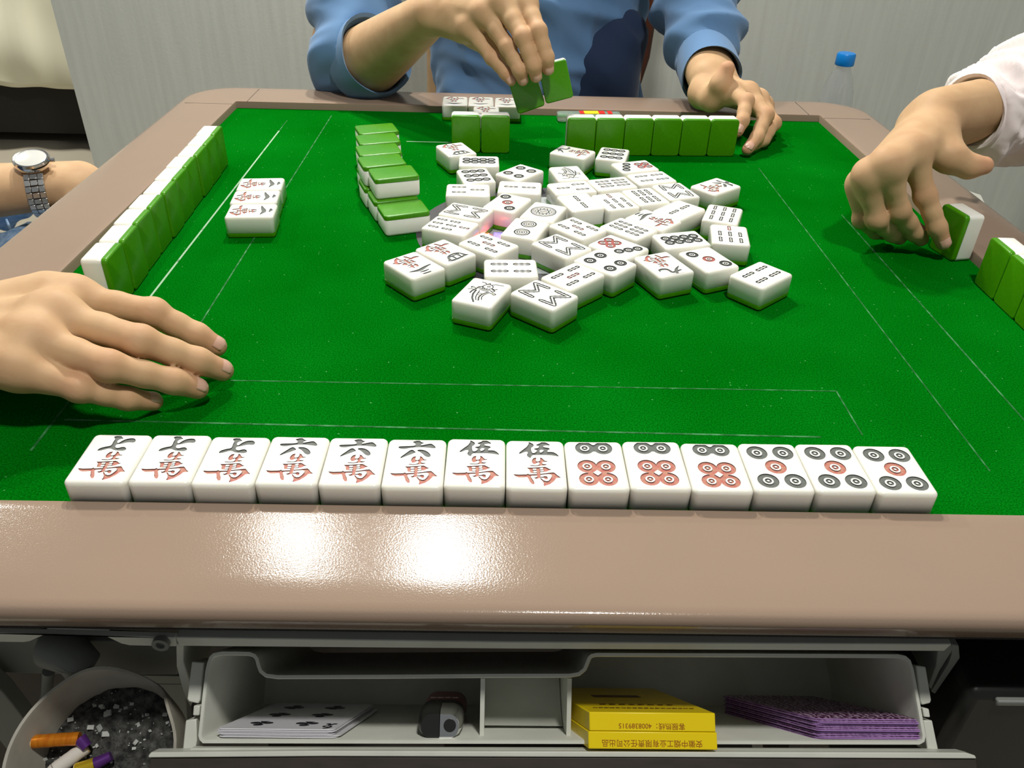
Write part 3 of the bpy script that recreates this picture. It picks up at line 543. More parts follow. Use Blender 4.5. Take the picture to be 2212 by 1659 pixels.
# every face is a list of (colour, polygons in) ; a point is engraved when the last list that holds it is a groove
def face_spec(kind):
    G = []        # (polygon, +1 groove / 0 island, colour)
    def dots(L, r, red=()):
        for i, (x, y) in enumerate(L):
            G.append((circ(x, y, r), 1, 1 if i in red else 0))
        for i, (x, y) in enumerate(L):
            c = 1 if i in red else 0
            for j, q in enumerate(dot(x, y, r)[1:]): G.append((q, (j + 1) % 2, c))
    def sticks(L, lg, red=(), k=1.0):
        for i, (x, y, *a) in enumerate(L):
            o, n_ = stick(x, y, lg, a[0] if a else 0, k); c = 1 if i in red else 0
            G.append((o, 1, c)); G.append((n_, 0, c))
    if kind == 'pin1':
        for j, r in enumerate((12.2, 11.2, 10.4, 9.8)): G.append((circ(0, 0, r, 48), (j + 1) % 2, 0))
        for k in range(12):
            a = 2 * pi * k / 12; x, y = 6.9 * cos(a), 6.9 * sin(a); G.append((circ(x, y, 2.0, 14), 1, 0))
        for k in range(12):
            a = 2 * pi * k / 12; x, y = 6.9 * cos(a), 6.9 * sin(a); G.append((circ(x, y, 1.35, 12), 0, 0))
        for j, r in enumerate((5.0, 4.4, 3.2, 2.7)): G.append((circ(0, 0, r, 28), (j + 1) % 2, 0))
        for s in (1, -1): G.append((stroke([(-s * .2, s * .2), (s * 1.0, s * 1.4), (s * 1.5, s * .5)], .35, .5), 1, 0))
    elif kind == 'pin2':
        for y in (10, -9.5):
            for j, r in enumerate((7.4, 6.1, 5.0, 4.1, 2.9, 2.1, 1.0)): G.append((circ(0, y, r, 32), (j + 1) % 2, 0))
    elif kind == 'pin3': dots([(-8.2, 12.5), (0, 0), (8.2, -12.5)], 5.4, (1,))
    elif kind == 'pin4': dots([(-7.2, 10.5), (7.2, 10.5), (-7.2, -10.5), (7.2, -10.5)], 5.4)
    elif kind == 'pin5': dots([(-7.6, 12.2), (7.6, 12.2), (0, -.4), (-7.6, -12.6), (7.6, -12.6)], 6.0, (2,))
    elif kind == 'pin6':
        G.append(([(-3, 11.5), (3, 11.5), (3, 17.5), (-3, 17.5)], 1, 0))
        G.append(([(-5.3, -12.9), (5.3, -12.9), (5.3, -1.8), (-5.3, -1.8)], 1, 1))
        G.append(([(0, -9.8), (2.5, -7.3), (0, -4.8), (-2.5, -7.3)], 0, 1))
        dots([(-5.3, 14.6), (5.3, 14.6), (-5.3, -1.8), (5.3, -1.8), (-5.3, -12.9), (5.3, -12.9)], 5.5, (2, 3, 4, 5))
    elif kind == 'pin7':
        G.append(([(-4.3, -14), (4.3, -14), (4.3, -5.4), (-4.3, -5.4)], 1, 1))
        G.append(([(-1.9, -9.7), (0, -7.8), (1.9, -9.7), (0, -11.6)], 0, 1))
        dots([(-8, 14.6), (0, 10.6), (8, 6.6), (-4.3, -5.4), (4.3, -5.4), (-4.3, -14), (4.3, -14)], 4.5, (3, 4, 5, 6))
    elif kind == 'pin8':
        G.append(([(-4.5, -13.5), (4.5, -13.5), (4.5, 13.5), (-4.5, 13.5)], 1, 0))
        for y in (-9, 0, 9): G.append(([(0, y - 2), (2, y), (0, y + 2), (-2, y)], 0, 0))
        dots([(x, y) for y in (13.5, 4.5, -4.5, -13.5) for x in (-4.5, 4.5)], 4.6)
    elif kind == 'pin9': dots([(x, y) for y in (12.8, 0, -12.8) for x in (-8.3, 0, 8.3)], 4.5)
    elif kind == 'bam2': sticks([(0, 9), (0, -9)], 14, k=1.15)
    elif kind == 'bam3': sticks([(0, 9.3), (-7, -9), (7, -9)], 14, k=1.1)
    elif kind == 'bam4': sticks([(-6.5, 9.3), (6.5, 9.3), (-6.5, -9.3), (6.5, -9.3)], 14.5, k=1.15)
    elif kind == 'bam5': sticks([(-8.3, 10), (8.3, 10), (0, 0), (-8.3, -10), (8.3, -10)], 13.5, (2,), k=1.15)
    elif kind == 'bam6': sticks([(x, y) for y in (9, -9) for x in (-7, 0, 7)], 15, k=1.15)
    elif kind == 'bam7': sticks([(0, 14), (-9, .8), (0, .8), (9, .8), (-9, -12.6), (0, -12.6), (9, -12.6)], 10.2, (0,))
    elif kind == 'bam9': sticks([(x, y) for y in (13, 0, -13) for x in (-9.2, 0, 9.2)], 10.0)
    elif kind == 'bam8':
        for s in (1, -1):
            segs = [((-10, 4), (-9.3, 17)), ((-9.3, 17), (0, 7)), ((9.3, 17), (0, 7)), ((10, 4), (9.3, 17))]
            for a, b in segs:
                P = [(Vector(a).lerp(Vector(b), k / 6)) * 1.0 for k in range(7)]
                G.append((stroke([(p.x, s * p.y) for p in P], 1.75), 1, 0))
            for a, b in segs:
                for k in (.22, .5, .78):
                    p = Vector(a).lerp(Vector(b), k); G.append((circ(p.x, s * p.y, 2.15, 10), 1, 0))
        for s in (1, -1):
            for a, b in segs: G.append((stroke([(a[0], s * a[1]), ((a[0] + b[0]) / 2, s * (a[1] + b[1]) / 2), (b[0], s * b[1])], .62), 0, 0))
    elif kind == 'bam1':
        def ln(P, r=.42): G.append((stroke(P, r), 1, 0))
        G.append((circ(1, 9.5, 4.4, 20), 1, 0)); G.append((circ(1, 9.5, 3.6, 20), 0, 0)); G.append((circ(1.4, 10, 1.4, 14), 1, 0)); G.append((circ(1.4, 10, .7, 10), 0, 0))
        ln([(-1, 14), (0, 15.5), (1.2, 14)]); ln([(-6.5, 15.5), (-3.5, 15), (-1.5, 13)]); ln([(2.5, 13.5), (5, 15.8), (9, 15.5), (11.5, 16)])
        ln([(-3, 9), (-5.5, 7), (-6.5, 3), (-8, -2), (-8, -5)], .6); ln([(-5, 6), (-1, 4.5), (4, 3.5)], .4); ln([(-4.5, 4), (0, 2.5), (5, 1.5)], .4)
        for k in range(4): ln([(-2.8 + 2 * k, 7.5 - .4 * k), (-2 + 2 * k, 5.6 - .3 * k)], .35)
        ln([(4.5, 8), (7.5, 7), (9, 8.5)], .5); ln([(5, 4.5), (8, 2.5), (8.5, 5.5), (6, 6.5)], .45)
        ln([(-6, 3.5), (-9, 4.5), (-10.5, 3.5), (-11, 5.5), (-9.5, 6)], .4); ln([(-7, 1), (-10, 1.5), (-12, .5)], .4)
        ln([(5.5, 1), (8, .2), (10, 1.2), (11.5, .2), (10.5, -1.4), (8.8, -.6)], .4)
        ln([(-5.5, 1), (-5, -6), (-3, -12), (.5, -17.5)], .7); ln([(-2.5, 1), (-2, -5), (-1, -10), (1, -14)], .4); ln([(4, 1), (1.5, -4), (1.2, -9), (3, -14)], .55); ln([(5.5, .5), (3.4, -4), (3.2, -8), (4.8, -12)], .4)
        ln([(-2, -2.5), (1, -3)], .35); ln([(-1.6, -5.5), (.8, -5.8)], .35)
    elif kind[:3] == 'wan':
        for q in fix(WAN_P): G.append((q, 1, 1))
        for q in fix(WAN_H): G.append((q, 0, 1))
        d = kind[3]
        if d == '5':
            for q in fix(WU_P): G.append((q, 1, 0))
            for q in fix(WU_H): G.append((q, 0, 0))
        elif d == '6':
            for q in fix(LIU_P): G.append((smooth_poly(q), 1, 0))
        elif d == '7':
            for q in fix(QI_P): G.append((smooth_poly(q), 1, 0))
        elif d == '1': G.append((ribbon([(-10, 11.2), (-6, 11.8), (-1, 13.6), (2, 14.2), (6, 12.6), (10.5, 11)], [.3, .9, 1.6, 1.7, 1.1, .3]), 1, 0))
        elif d == '2':
            G.append((ribbon([(-3.6, 17.2), (0, 18.2), (4.5, 17.0)], [.5, 1.7, .6]), 1, 0)); G.append((ribbon([(-10.5, 8.0), (-5, 9.4), (0, 11.4), (4, 12.2), (10.5, 9.5)], [.4, 1.4, 2.1, 2.0, .4]), 1, 0))
        elif d == '3':
            G.append((ribbon([(-4, 18.3), (0, 19.0), (4.5, 18.2)], [.4, 1.2, .5]), 1, 0)); G.append((ribbon([(-4.5, 14.4), (0, 15.1), (4.5, 14.4)], [.4, 1.0, .4]), 1, 0))
            G.append((ribbon([(-11.5, 7.6), (-6, 8.6), (0, 10.8), (4, 11.4), (11.5, 9.0)], [.4, 1.2, 1.9, 1.8, .4]), 1, 0))
        elif d == '4':
            G.append((smooth_poly([(-11, 17.5), (-8.5, 17.6), (0, 18.8), (7, 19.2), (9.5, 18), (11.5, 16.4), (9.5, 15.2), (8, 11.5), (5, 8.4), (0, 7.3), (-4.5, 7.6), (-7, 9.2), (-8, 12.5), (-9, 15.5)]), 1, 0))
            G.append(([(-6.6, 15.6), (-3.8, 16.3), (-4.6, 12.2), (-6.2, 10.2)], 0, 0)); G.append(([(-2.4, 16.5), (1.8, 16.8), (1.2, 11.5), (-2.2, 11.2)], 0, 0)); G.append(([(3.6, 16.8), (7.2, 16.4), (6.2, 12.2), (3.2, 11.6)], 0, 0)); G.append(([(-4, 9.8), (0, 9.2), (4.6, 10.2), (0, 10.3)], 0, 0))
        elif d == '9':
            G.append((ribbon([(-.5, 20), (-1.2, 16.5), (-4, 12), (-9.5, 7.5)], [1.1, 1.5, 1.3, .3]), 1, 0)); G.append((ribbon([(-8, 14.2), (-3, 15.4), (2.5, 16.6)], [.5, 1.2, 1.3]), 1, 0))
            G.append((ribbon([(2.5, 16.8), (2.8, 13), (3.5, 9.6), (7, 8.2), (10.5, 8.8), (11.5, 12.0)], [1.2, 1.1, 1.4, 1.5, 1.2, .3]), 1, 0))
    return G

TW, TL_, TT, TG = .0338, .0440, .0204, .0045
def tile_loop(d, z, n=4): return [Vector((x, y, z)) for x, y in rrect(TW / 2 - d, TL_ / 2 - d, .0036 - d, n)]
def inside(px, py, P):
    c = False; j = len(P) - 1
    for i in range(len(P)):
        if (P[i][1] > py) != (P[j][1] > py) and px < (P[j][0] - P[i][0]) * (py - P[i][1]) / (P[j][1] - P[i][1]) + P[i][0]: c = not c
        j = i
    return c
def make_face(kind):
    """white body with the sign cut into its face, and the painted engraving, as two meshes"""
    r = .0026; L = [tile_loop(.0004, TG), tile_loop(0, TG + .0004), tile_loop(0, TT - r)]
    for k in range(1, 6): a = pi / 2 * k / 5; L.append(tile_loop(r * (1 - cos(a)), TT - r + r * sin(a)))
    mb = MB(); G = face_spec(kind) if kind else []
    mb.loops(L, True, not G)
    if not G:
        return mesh_data('tile_body', mb, [M['ivory']]), []
    nl = len(L[0]); top = L[-1]; S = 1000.0
    pts = [Vector((p.x * S, p.y * S)) for p in top]; edges = [(i, (i + 1) % nl) for i in range(nl)]
    for P, f, c in G:
        b = len(pts); pts += [Vector(q) for q in P]; edges += [(b + i, b + (i + 1) % len(P)) for i in range(len(P))]
    v, e, f, ov, oe, of = delaunay_2d_cdt(pts, edges, [], 0, 1e-4)
    bb = [(min(x for x, y in P), max(x for x, y in P), min(y for x, y in P), max(y for x, y in P)) for P, _, _ in G]
    cls = []
    for t in f:
        cx = sum(v[i].x for i in t) / len(t); cy = sum(v[i].y for i in t) / len(t); st = -1
        for (P, g, c), (xa, xb, ya, yb) in zip(G, bb):
            if xa <= cx <= xb and ya <= cy <= yb and inside(cx, cy, P): st = c if g else -1
        cls.append(st)
    wv = [Vector((q.x / S, q.y / S, TT)) for q in v]
    mb.add(wv, [t for t, s in zip(f, cls) if s < 0])
    out = []
    ef = {}
    for ti, t in enumerate(f):
        for i in range(len(t)):
            ef.setdefault(frozenset((t[i], t[(i + 1) % len(t)])), []).append(ti)
    for c in (0, 1):
        if c not in cls: continue
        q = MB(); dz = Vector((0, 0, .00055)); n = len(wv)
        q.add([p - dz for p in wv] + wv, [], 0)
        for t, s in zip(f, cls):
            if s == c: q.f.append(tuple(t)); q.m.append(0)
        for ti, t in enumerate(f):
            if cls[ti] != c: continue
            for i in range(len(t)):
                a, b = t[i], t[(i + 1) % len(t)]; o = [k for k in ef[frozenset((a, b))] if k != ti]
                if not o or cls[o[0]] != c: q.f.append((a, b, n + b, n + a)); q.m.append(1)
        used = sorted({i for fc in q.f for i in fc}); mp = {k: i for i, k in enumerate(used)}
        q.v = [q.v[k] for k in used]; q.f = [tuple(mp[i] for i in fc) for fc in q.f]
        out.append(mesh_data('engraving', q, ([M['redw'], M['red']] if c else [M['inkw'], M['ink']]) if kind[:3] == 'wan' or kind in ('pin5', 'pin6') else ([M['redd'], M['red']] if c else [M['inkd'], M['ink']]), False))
    return mesh_data('tile_body', mb, [M['ivory']]), out
def mesh_data(name, mb, mats, smooth=True):
    me = bpy.data.meshes.new(name); me.from_pydata(mb.v, [], mb.f); me.update()
    for m in mats: me.materials.append(m)
    me.polygons.foreach_set('material_index', mb.m)
    if smooth: me.polygons.foreach_set('use_smooth', [True] * len(me.polygons)); me.set_sharp_from_angle(angle=radians(50))
    return me
gb = MB(); rg = .0016
gb.loops([tile_loop(rg * (1 - sin(pi / 2 * k / 4)), rg * (1 - cos(pi / 2 * k / 4))) for k in range(5)] + [tile_loop(0, TG - .0003), tile_loop(.0004, TG)], True, True)
GREEN = mesh_data('tile_back', gb, [M['tgreen']])
FACES = {}
PROTO = {}
def tile(kind, mtx, label, group=None):
    if kind not in PROTO:
        body, eng = make_face(kind)
        r = bpy.data.objects.new('mahjong_tile', None); r.empty_display_size = .01
        ch = [bpy.data.objects.new('tile_body', body), bpy.data.objects.new('tile_back', GREEN)]
        for e_ in eng:
            o = bpy.data.objects.new('engraving', e_); ch.append(o)
            o['label'] = 'red engraving' if e_.materials[1] == M['red'] else 'black engraving'
        ch[1]['label'] = 'bright green back layer'
        for c in ch: c.parent = r
        PROTO[kind] = (r, ch, False)
    r, ch, used = PROTO[kind]
    if used:
        r2 = r.copy(); c2 = [c.copy() for c in ch]
        for c in c2: c.parent = r2
    else: r2, c2 = r, ch; PROTO[kind] = (r, ch, True)
    COL.objects.link(r2)
    for c in c2: COL.objects.link(c)
    r2.matrix_world = mtx; r2['label'] = label; r2['category'] = 'mahjong tile'
    if group: r2['group'] = group
    elif 'group' in r2: del r2['group']
    return r2
def lying(x, y, deg, z=0.0): return Matrix.Translation((x, y, z)) @ Matrix.Rotation(radians(deg), 4, 'Z')
def facedown(x, y, deg, z=0.0): return Matrix.Translation((x, y, z + TT)) @ Matrix.Rotation(radians(deg), 4, 'Z') @ Matrix.Rotation(pi, 4, 'Y')
def standing(x, y, deg):
    """x, y = middle of the tile's back at table height; deg 0 = face towards -y (back towards +y)"""
    return Matrix.Translation((x, y, TL_ / 2)) @ Matrix.Rotation(radians(deg), 4, 'Z') @ Matrix.Rotation(pi / 2, 4, 'X')

# the player's row along the near edge
row = [('wan7', 'seven'), ('wan7', 'seven'), ('wan7', 'seven'), ('wan6', 'six'), ('wan6', 'six'), ('wan6', 'six'), ('wan5', 'five'), ('wan5', 'five'), ('pin6', ''), ('pin6', ''), ('pin6', ''), ('pin5', ''), ('pin5', ''), ('pin5', '')]
rl = ['face-up tile with black seven over red sign, leftmost in the near row', 'second tile from the left in the near row, middle one of three black sevens', 'third tile from the left in the near row, black seven beside the first six',
      'face-up tile with black six over red sign, directly right of the sevens', 'middle one of the three black six tiles in the near row', 'rightmost black six tile in the near row, beside the fives',
      'left one of the two black five tiles in the near row', 'right one of the two black five tiles, beside the circle tiles in the near row',
      'tile with two black and four red circles, directly beside the black fives', 'middle one of the three tiles with two black and four red circles', 'rightmost of the three tiles with two black and four red circles',
      'leftmost of the three five-circle tiles in the near row', 'middle one of the three five-circle tiles, last but one in the near row', 'five-circle tile at the right end of the near row']
RX, RY, RA, RW = -.2718, -.3972, .0036, .0342
for i, (k, _) in enumerate(row):
    u = (i + .5) * RW; jx = .0006 * sin(i * 2.3)
    tile(k, lying(RX + u, RY + u * RA + TL_ / 2 + .0002 + jx, math.degrees(RA) + .4 * sin(i * 1.7)), rl[i], 'the near player\'s row of tiles')
# standing wall of the left player, green backs to the middle
ordn = ['nearest', 'second nearest', 'third nearest', 'fourth nearest', 'fifth nearest', 'sixth nearest', 'seventh nearest', 'third farthest', 'second farthest', 'farthest']
for i in range(10):
    u = (i + .5) * .0344; a = 1.6055
    tile(None, standing(-.3347 + u * cos(a) + .0022 + .0006 * sin(i * 1.9), -.1725 + u * sin(a), math.degrees(a) - 180 + .5 * sin(i * 2.2)), 'standing tile with green back, %s to the camera in the left player\'s wall' % ordn[i] , 'standing tiles along the left edge')
# far player's standing tiles
for i in range(6):
    u = (i + .5) * .0342; a = .050
    tile(None, standing(.0392 + u * cos(a), .2287 + u * sin(a), math.degrees(a) + 180), ['standing green-backed tile at the left end of the far row of six', 'second green-backed tile from the left in the far row of six', 'third green-backed tile from the left in the far row of six', 'fourth green-backed tile from the left in the far row of six', 'fifth green-backed tile from the left in the far row of six', 'standing green-backed tile held by fingers at the right end of the far row'][i], 'far player\'s standing row')
for i, (x, y) in enumerate(((-.0800, .2298), (-.0452, .2306))):
    tile(None, standing(x, y, 182.5), ['left one of two green-backed tiles standing apart in front of the far face-up set', 'right one of two green-backed tiles standing apart under the raised hand'][i])
# right player's standing tiles
for i in range(4):
    tile(None, standing(.3782, -.0915 - (i + .5) * .0336, 90), 'standing green-backed tile, %s in the right player\'s row' % ['farthest from the camera', 'second farthest', 'third farthest', 'nearest'][i], 'standing tiles along the right edge')
tile(None, standing(.3775 - .0169 * sin(radians(11)), -.0497 + .0169 * cos(radians(11)), 90 + 11), 'single standing tile touched by the right player\'s forefinger')
# two tiles in the far player's raised hand
for BLp, BRp, s, lab in (((1119, 248), (1178.5, 227.8), 0, 'left one of the two green-backed tiles pinched in the raised hand'), ((1179.9, 225.3), (1239.2, 210), 0, 'right one of the two green-backed tiles in the raised hand, brightly lit')):
    a, b = at(*BLp, y=.262), at(*BRp, y=.262); ex = (b - a).normalized(); ez = Vector((0, -1, 0)).lerp(Vector((0, 0, 1)), .10).normalized(); ez = (ez - ex * ez.dot(ex)).normalized(); ey = ez.cross(ex)
    c = (a + b) / 2 + ey * (TL_ / 2)
    mt = Matrix(((ex.x, ey.x, ez.x, c.x), (ex.y, ey.y, ez.y, c.y), (ex.z, ey.z, ez.z, c.z), (0, 0, 0, 1)))
    tile(None, mt @ Matrix.Rotation(pi, 4, 'Y'), lab)
# far face-up set
for x, y, a, lab in ((-.1009, .3835, -178.5, 'leftmost face-up tile of the far set, lying upside down'), (-.0662, .3845, -179, 'middle face-up tile of the far set, lying upside down'), (-.0308, .3830, -180, 'rightmost face-up tile of the far set, beside the held tiles'), (-.0580, .3385, -178, 'fourth face-up tile lying in front of the far set, behind the standing pair')):
    tile('wan1', lying(x, y, a), lab, 'face-up set before the far player')
# left face-up set of three twos
for x, y, a, lab in ((-.2696, -.0117, -85, 'black two tile nearest the camera in the left face-up set of three'), (-.2749, .0234, -84, 'middle black two tile of the left face-up set'), (-.2785, .0584, -84, 'farthest black two tile of the left face-up set')):
    tile('wan2', lying(x, y, a), lab, 'face-up set before the left player')
# two-high wall of face-down tiles
st = [(-.1426, .0427, -70), (-.1584, .0771, -70), (-.1662, .1115, -72.0), (-.1716, .1479, -72.0), (-.1777, .1840, -70.5)]
for i, (x, y, a) in enumerate(st):
    tile(None, facedown(x, y, a, TT), 'face-down tile on the upper layer of the two-high wall, %s' % ['nearest the camera', 'second from the near end', 'middle one', 'second from the far end', 'at the far end'][i], 'upper layer of the two-high wall')
low = [(-.1301, .0030, -69), (-.1440, .0370, -69.5), (-.1580, .0712, -70), (-.1655, .1060, -71), (-.1710, .1420, -71.5), (-.1770, .1782, -71)]
for i, (x, y, a) in enumerate(low):
    tile(None, facedown(x, y, a), 'face-down tile on the lower layer of the two-high wall, %s' % ['uncovered at the near end', 'second from the near end', 'third from the near end', 'third from the far end', 'second from the far end', 'at the far end'][i], 'lower layer of the two-high wall')

# the discards in the middle
DIS = [
('wan4', -.0890, .1790, -154.4, 'black four tile at the far left of the pile, in front of the standing pair'),
('pin8', -.0620, .1405, 91.4, 'eight-circle tile lying crosswise behind the nine-circle tile, left side of the pile'),
('pin9', -.0640, .0925, 14.5, 'nine-circle tile at the left of the pile, in front of an eight-circle tile'),
('pin4', -.0180, .1075, -39.6, 'four-circle tile at the back left of the pile, right of the nine circles'),
('bam1', .0340, .1080, -167.4, 'bird tile lying upside down at the back of the pile'),
('bam3', -.0705, .0535, -88.6, 'three-stick tile at the left edge of the pile, next to the two-stick tile'),
('bam2', -.0185, .0620, -93.7, 'two-stick tile lying crosswise behind the three-circle tile'),
('pin3', -.0312, .0205, -26.2, 'three-circle tile lit red on one side, behind the big flower-circle tile'),
('pin1', .0030, -.0010, -22.0, 'tile with one large flower circle, in the middle of the pile'),
('pin2', -.0150, -.0415, -19.5, 'tile with two large ringed circles, below the flower-circle tile'),
('bam8', -.0700, -.0040, -112.5, 'zigzag eight-stick tile lit red on its side, left part of the pile'),
('bam7', -.0830, -.0385, -113.0, 'seven-stick tile with one red stick pointing right, left edge of the pile'),
('wan4', -.0838, -.0945, -136.0, 'black four tile behind the black three at the near left of the pile'),
('wan3', -.1080, -.1215, -139.0, 'black three tile at the near left corner of the pile'),
('bam5', -.0475, -.0775, -130.2, 'five-stick tile with a red middle stick, beside the near left black four'),
('bam4', -.0285, -.1235, -87.8, 'four-stick tile lying crosswise behind the near bird tile'),
('bam1', -.0510, -.1675, -22.4, 'bird tile lying upright at the near edge of the pile'),
('bam8', -.0025, -.1690, -130.7, 'zigzag eight-stick tile nearest the camera, right of the bird tile'),
('wan9', .0430, .1790, 61.6, 'black nine tile at the far end of the pile, left of nine circles'),
('pin9', .0880, .1745, -14.1, 'nine-circle tile at the far end of the pile, right of a black nine'),
('pin7', .1080, .1345, 109.6, 'seven-circle tile at the back, behind a four-stick tile'),
('bam4', .1210, .0995, 110.0, 'four-stick tile at the back right, between the seven circles and a zigzag tile'),
('bam6', .0775, .0800, 108.3, 'six-stick tile lying crosswise at the back, right of the upside-down bird'),
('bam3', .0345, .0650, 106.3, 'three-stick tile in front of the upside-down bird tile'),
('bam2', .0400, .0265, 19.4, 'two-stick tile with sticks in line, right of the flower circle'),
('bam7', .0748, .0305, 20.0, 'seven-stick tile with red top stick, between two-stick and six-stick tiles'),
('bam6', .1070, .0455, 19.5, 'upright six-stick tile in the upper middle right of the pile'),
('bam8', .1400, .0620, 18.5, 'zigzag eight-stick tile at the back right, near the lone black six'),
('wan6', .1845, .0790, -50.5, 'black six tile lying alone at the right of the pile'),
('bam2', .1345, .0100, -44.8, 'two-stick tile touching the middle right black three'),
('wan3', .1068, -.0130, 46.5, 'black three tile in the middle right of the pile'),
('bam6', .0795, -.0365, 46.0, 'six-stick tile in the middle, in front of the right black three'),
('bam5', .0330, -.0375, 43.0, 'five-stick tile in the centre, behind the zigzag tile'),
('bam8', .0160, -.0775, 43.7, 'zigzag eight-stick tile in the middle front of the pile'),
('pin7', .0655, -.0770, -133.5, 'seven-circle tile in the middle front, four of its circles red'),
('pin4', .0510, -.1085, 47.2, 'four-circle tile at the near side, beside the black nine'),
('bam5', .0220, -.1360, -45.2, 'five-stick tile between the near zigzag tile and the near four circles'),
('pin8', .1240, -.0590, 105.5, 'eight-circle tile in the right part of the pile, behind the black nine'),
('bam9', .1735, .0035, -20.4, 'nine-stick tile at the right edge of the pile'),
('bam7', .1705, -.0455, -9.4, 'seven-stick tile with red top stick, at the right edge below the nine sticks'),
('wan9', .1000, -.1105, -156.3, 'black nine tile at the near right of the pile, beside three slanting circles'),
('pin3', .1400, -.0990, 24.5, 'three-circle tile with a slanting row, near right of the pile'),
('bam4', .1780, -.1265, -49.0, 'four-stick tile lying apart at the near right of the pile'),
]
def obb(x, y, a):
    c, s = cos(radians(a)), sin(radians(a)); hx, hy = TW / 2 - .0003, TL_ / 2 - .0003
    return [(x + c * u * hx - s * v * hy, y + s * u * hx + c * v * hy) for u, v in ((1, 1), (-1, 1), (-1, -1), (1, -1))]
def mtv(A, B):
    best = None
    for P in (A, B):
        for i in range(4):
            ax = Vector((P[(i + 1) % 4][0] - P[i][0], P[(i + 1) % 4][1] - P[i][1])).normalized(); ax = Vector((-ax.y, ax.x))
            a = [ax.dot(Vector(q)) for q in A]; b = [ax.dot(Vector(q)) for q in B]; d = min(max(a), max(b)) - max(min(a), min(b))
            if d <= 0: return None
            if best is None or d < best[0]: best = (d, ax if sum(a) < sum(b) else -ax)
    return best
Q = [[k, x, y, a, l] for k, x, y, a, l in DIS]
fixed = [(x, y, a) for x, y, a in low] 
for it in range(200):                         # loose tiles touch but never share space
    mv = 0
    for i in range(len(Q)):
        A = obb(*Q[i][1:4])
        for j in range(i + 1, len(Q)):
            if abs(Q[i][1] - Q[j][1]) + abs(Q[i][2] - Q[j][2]) > .08: continue
            r = mtv(A, obb(*Q[j][1:4]))
            if r:
                d, ax = r; k = d * .5 + .00003; Q[i][1] -= ax.x * k; Q[i][2] -= ax.y * k; Q[j][1] += ax.x * k; Q[j][2] += ax.y * k; mv = max(mv, d); A = obb(*Q[i][1:4])
        for f_ in fixed:
            r = mtv(A, obb(*f_))
            if r: d, ax = r; Q[i][1] -= ax.x * d; Q[i][2] -= ax.y * d; mv = max(mv, d); A = obb(*Q[i][1:4])
    if mv < .00004: break
for k, x, y, a, l in Q: tile(k, lying(x, y, a, .0007), l, 'discarded tiles in the middle of the table')
# ------------------------------------------------------------------ people: bodies grown as one smooth distance field
def surf_nets(F, org, h):
    S = F < 0
    nx, ny, nz = F.shape
    idx = -np.ones((nx - 1, ny - 1, nz - 1), np.int64); cnt = np.zeros((nx - 1, ny - 1, nz - 1)); acc = np.zeros((nx - 1, ny - 1, nz - 1, 3))
    for ax in range(3):
        sl0 = [slice(None)] * 3; sl1 = [slice(None)] * 3; sl0[ax] = slice(0, -1); sl1[ax] = slice(1, None)
        a, b = F[tuple(sl0)], F[tuple(sl1)]; cr = (a < 0) != (b < 0); t = np.where(cr, a / np.where(cr, a - b, 1), 0)
        o1, o2 = [k for k in range(3) if k != ax]
        for d1 in (0, 1):
            for d2 in (0, 1):
                sl = [slice(None)] * 3; sl[o1] = slice(d1, F.shape[o1] - 1 + d1); sl[o2] = slice(d2, F.shape[o2] - 1 + d2)
                c = cr[tuple(sl)]; tt = t[tuple(sl)]; cnt += c; acc[..., ax] += tt * c; acc[..., o1] += d1 * c; acc[..., o2] += d2 * c
    m = cnt > 0; n = int(m.sum()); idx[m] = np.arange(n); I = np.argwhere(m)
    V = (I + acc[m] / cnt[m][:, None]) * h + np.array(org)
    Q = []
    for ax in range(3):
        sl0 = [slice(1, -1)] * 3; sl1 = [slice(1, -1)] * 3; sl0[ax] = slice(0, -1); sl1[ax] = slice(1, None)
        a, b = F[tuple(sl0)] < 0, F[tuple(sl1)] < 0
        o1, o2 = [(1, 2), (2, 0), (0, 1)][ax]
        for sgn_ in (0, 1):
            P = np.argwhere(a & ~b if sgn_ == 0 else b & ~a)
            if not len(P): continue
            P = P.copy(); P[:, o1] += 1; P[:, o2] += 1
            def g(d1, d2):
                R = P.copy(); R[:, o1] += d1 - 1; R[:, o2] += d2 - 1; return idx[R[:, 0], R[:, 1], R[:, 2]]
            q = np.stack([g(0, 0), g(1, 0), g(1, 1), g(0, 1)], 1)
            Q.append(q if sgn_ == 0 else q[:, ::-1])
    Q = np.concatenate(Q); Q = Q[(Q >= 0).all(1)]
    return V, Q
def smin(a, b, k):
    if k <= 0: return np.minimum(a, b)
    h = np.clip(.5 + .5 * (b - a) / k, 0, 1); return b * (1 - h) + a * h - k * h * (1 - h)
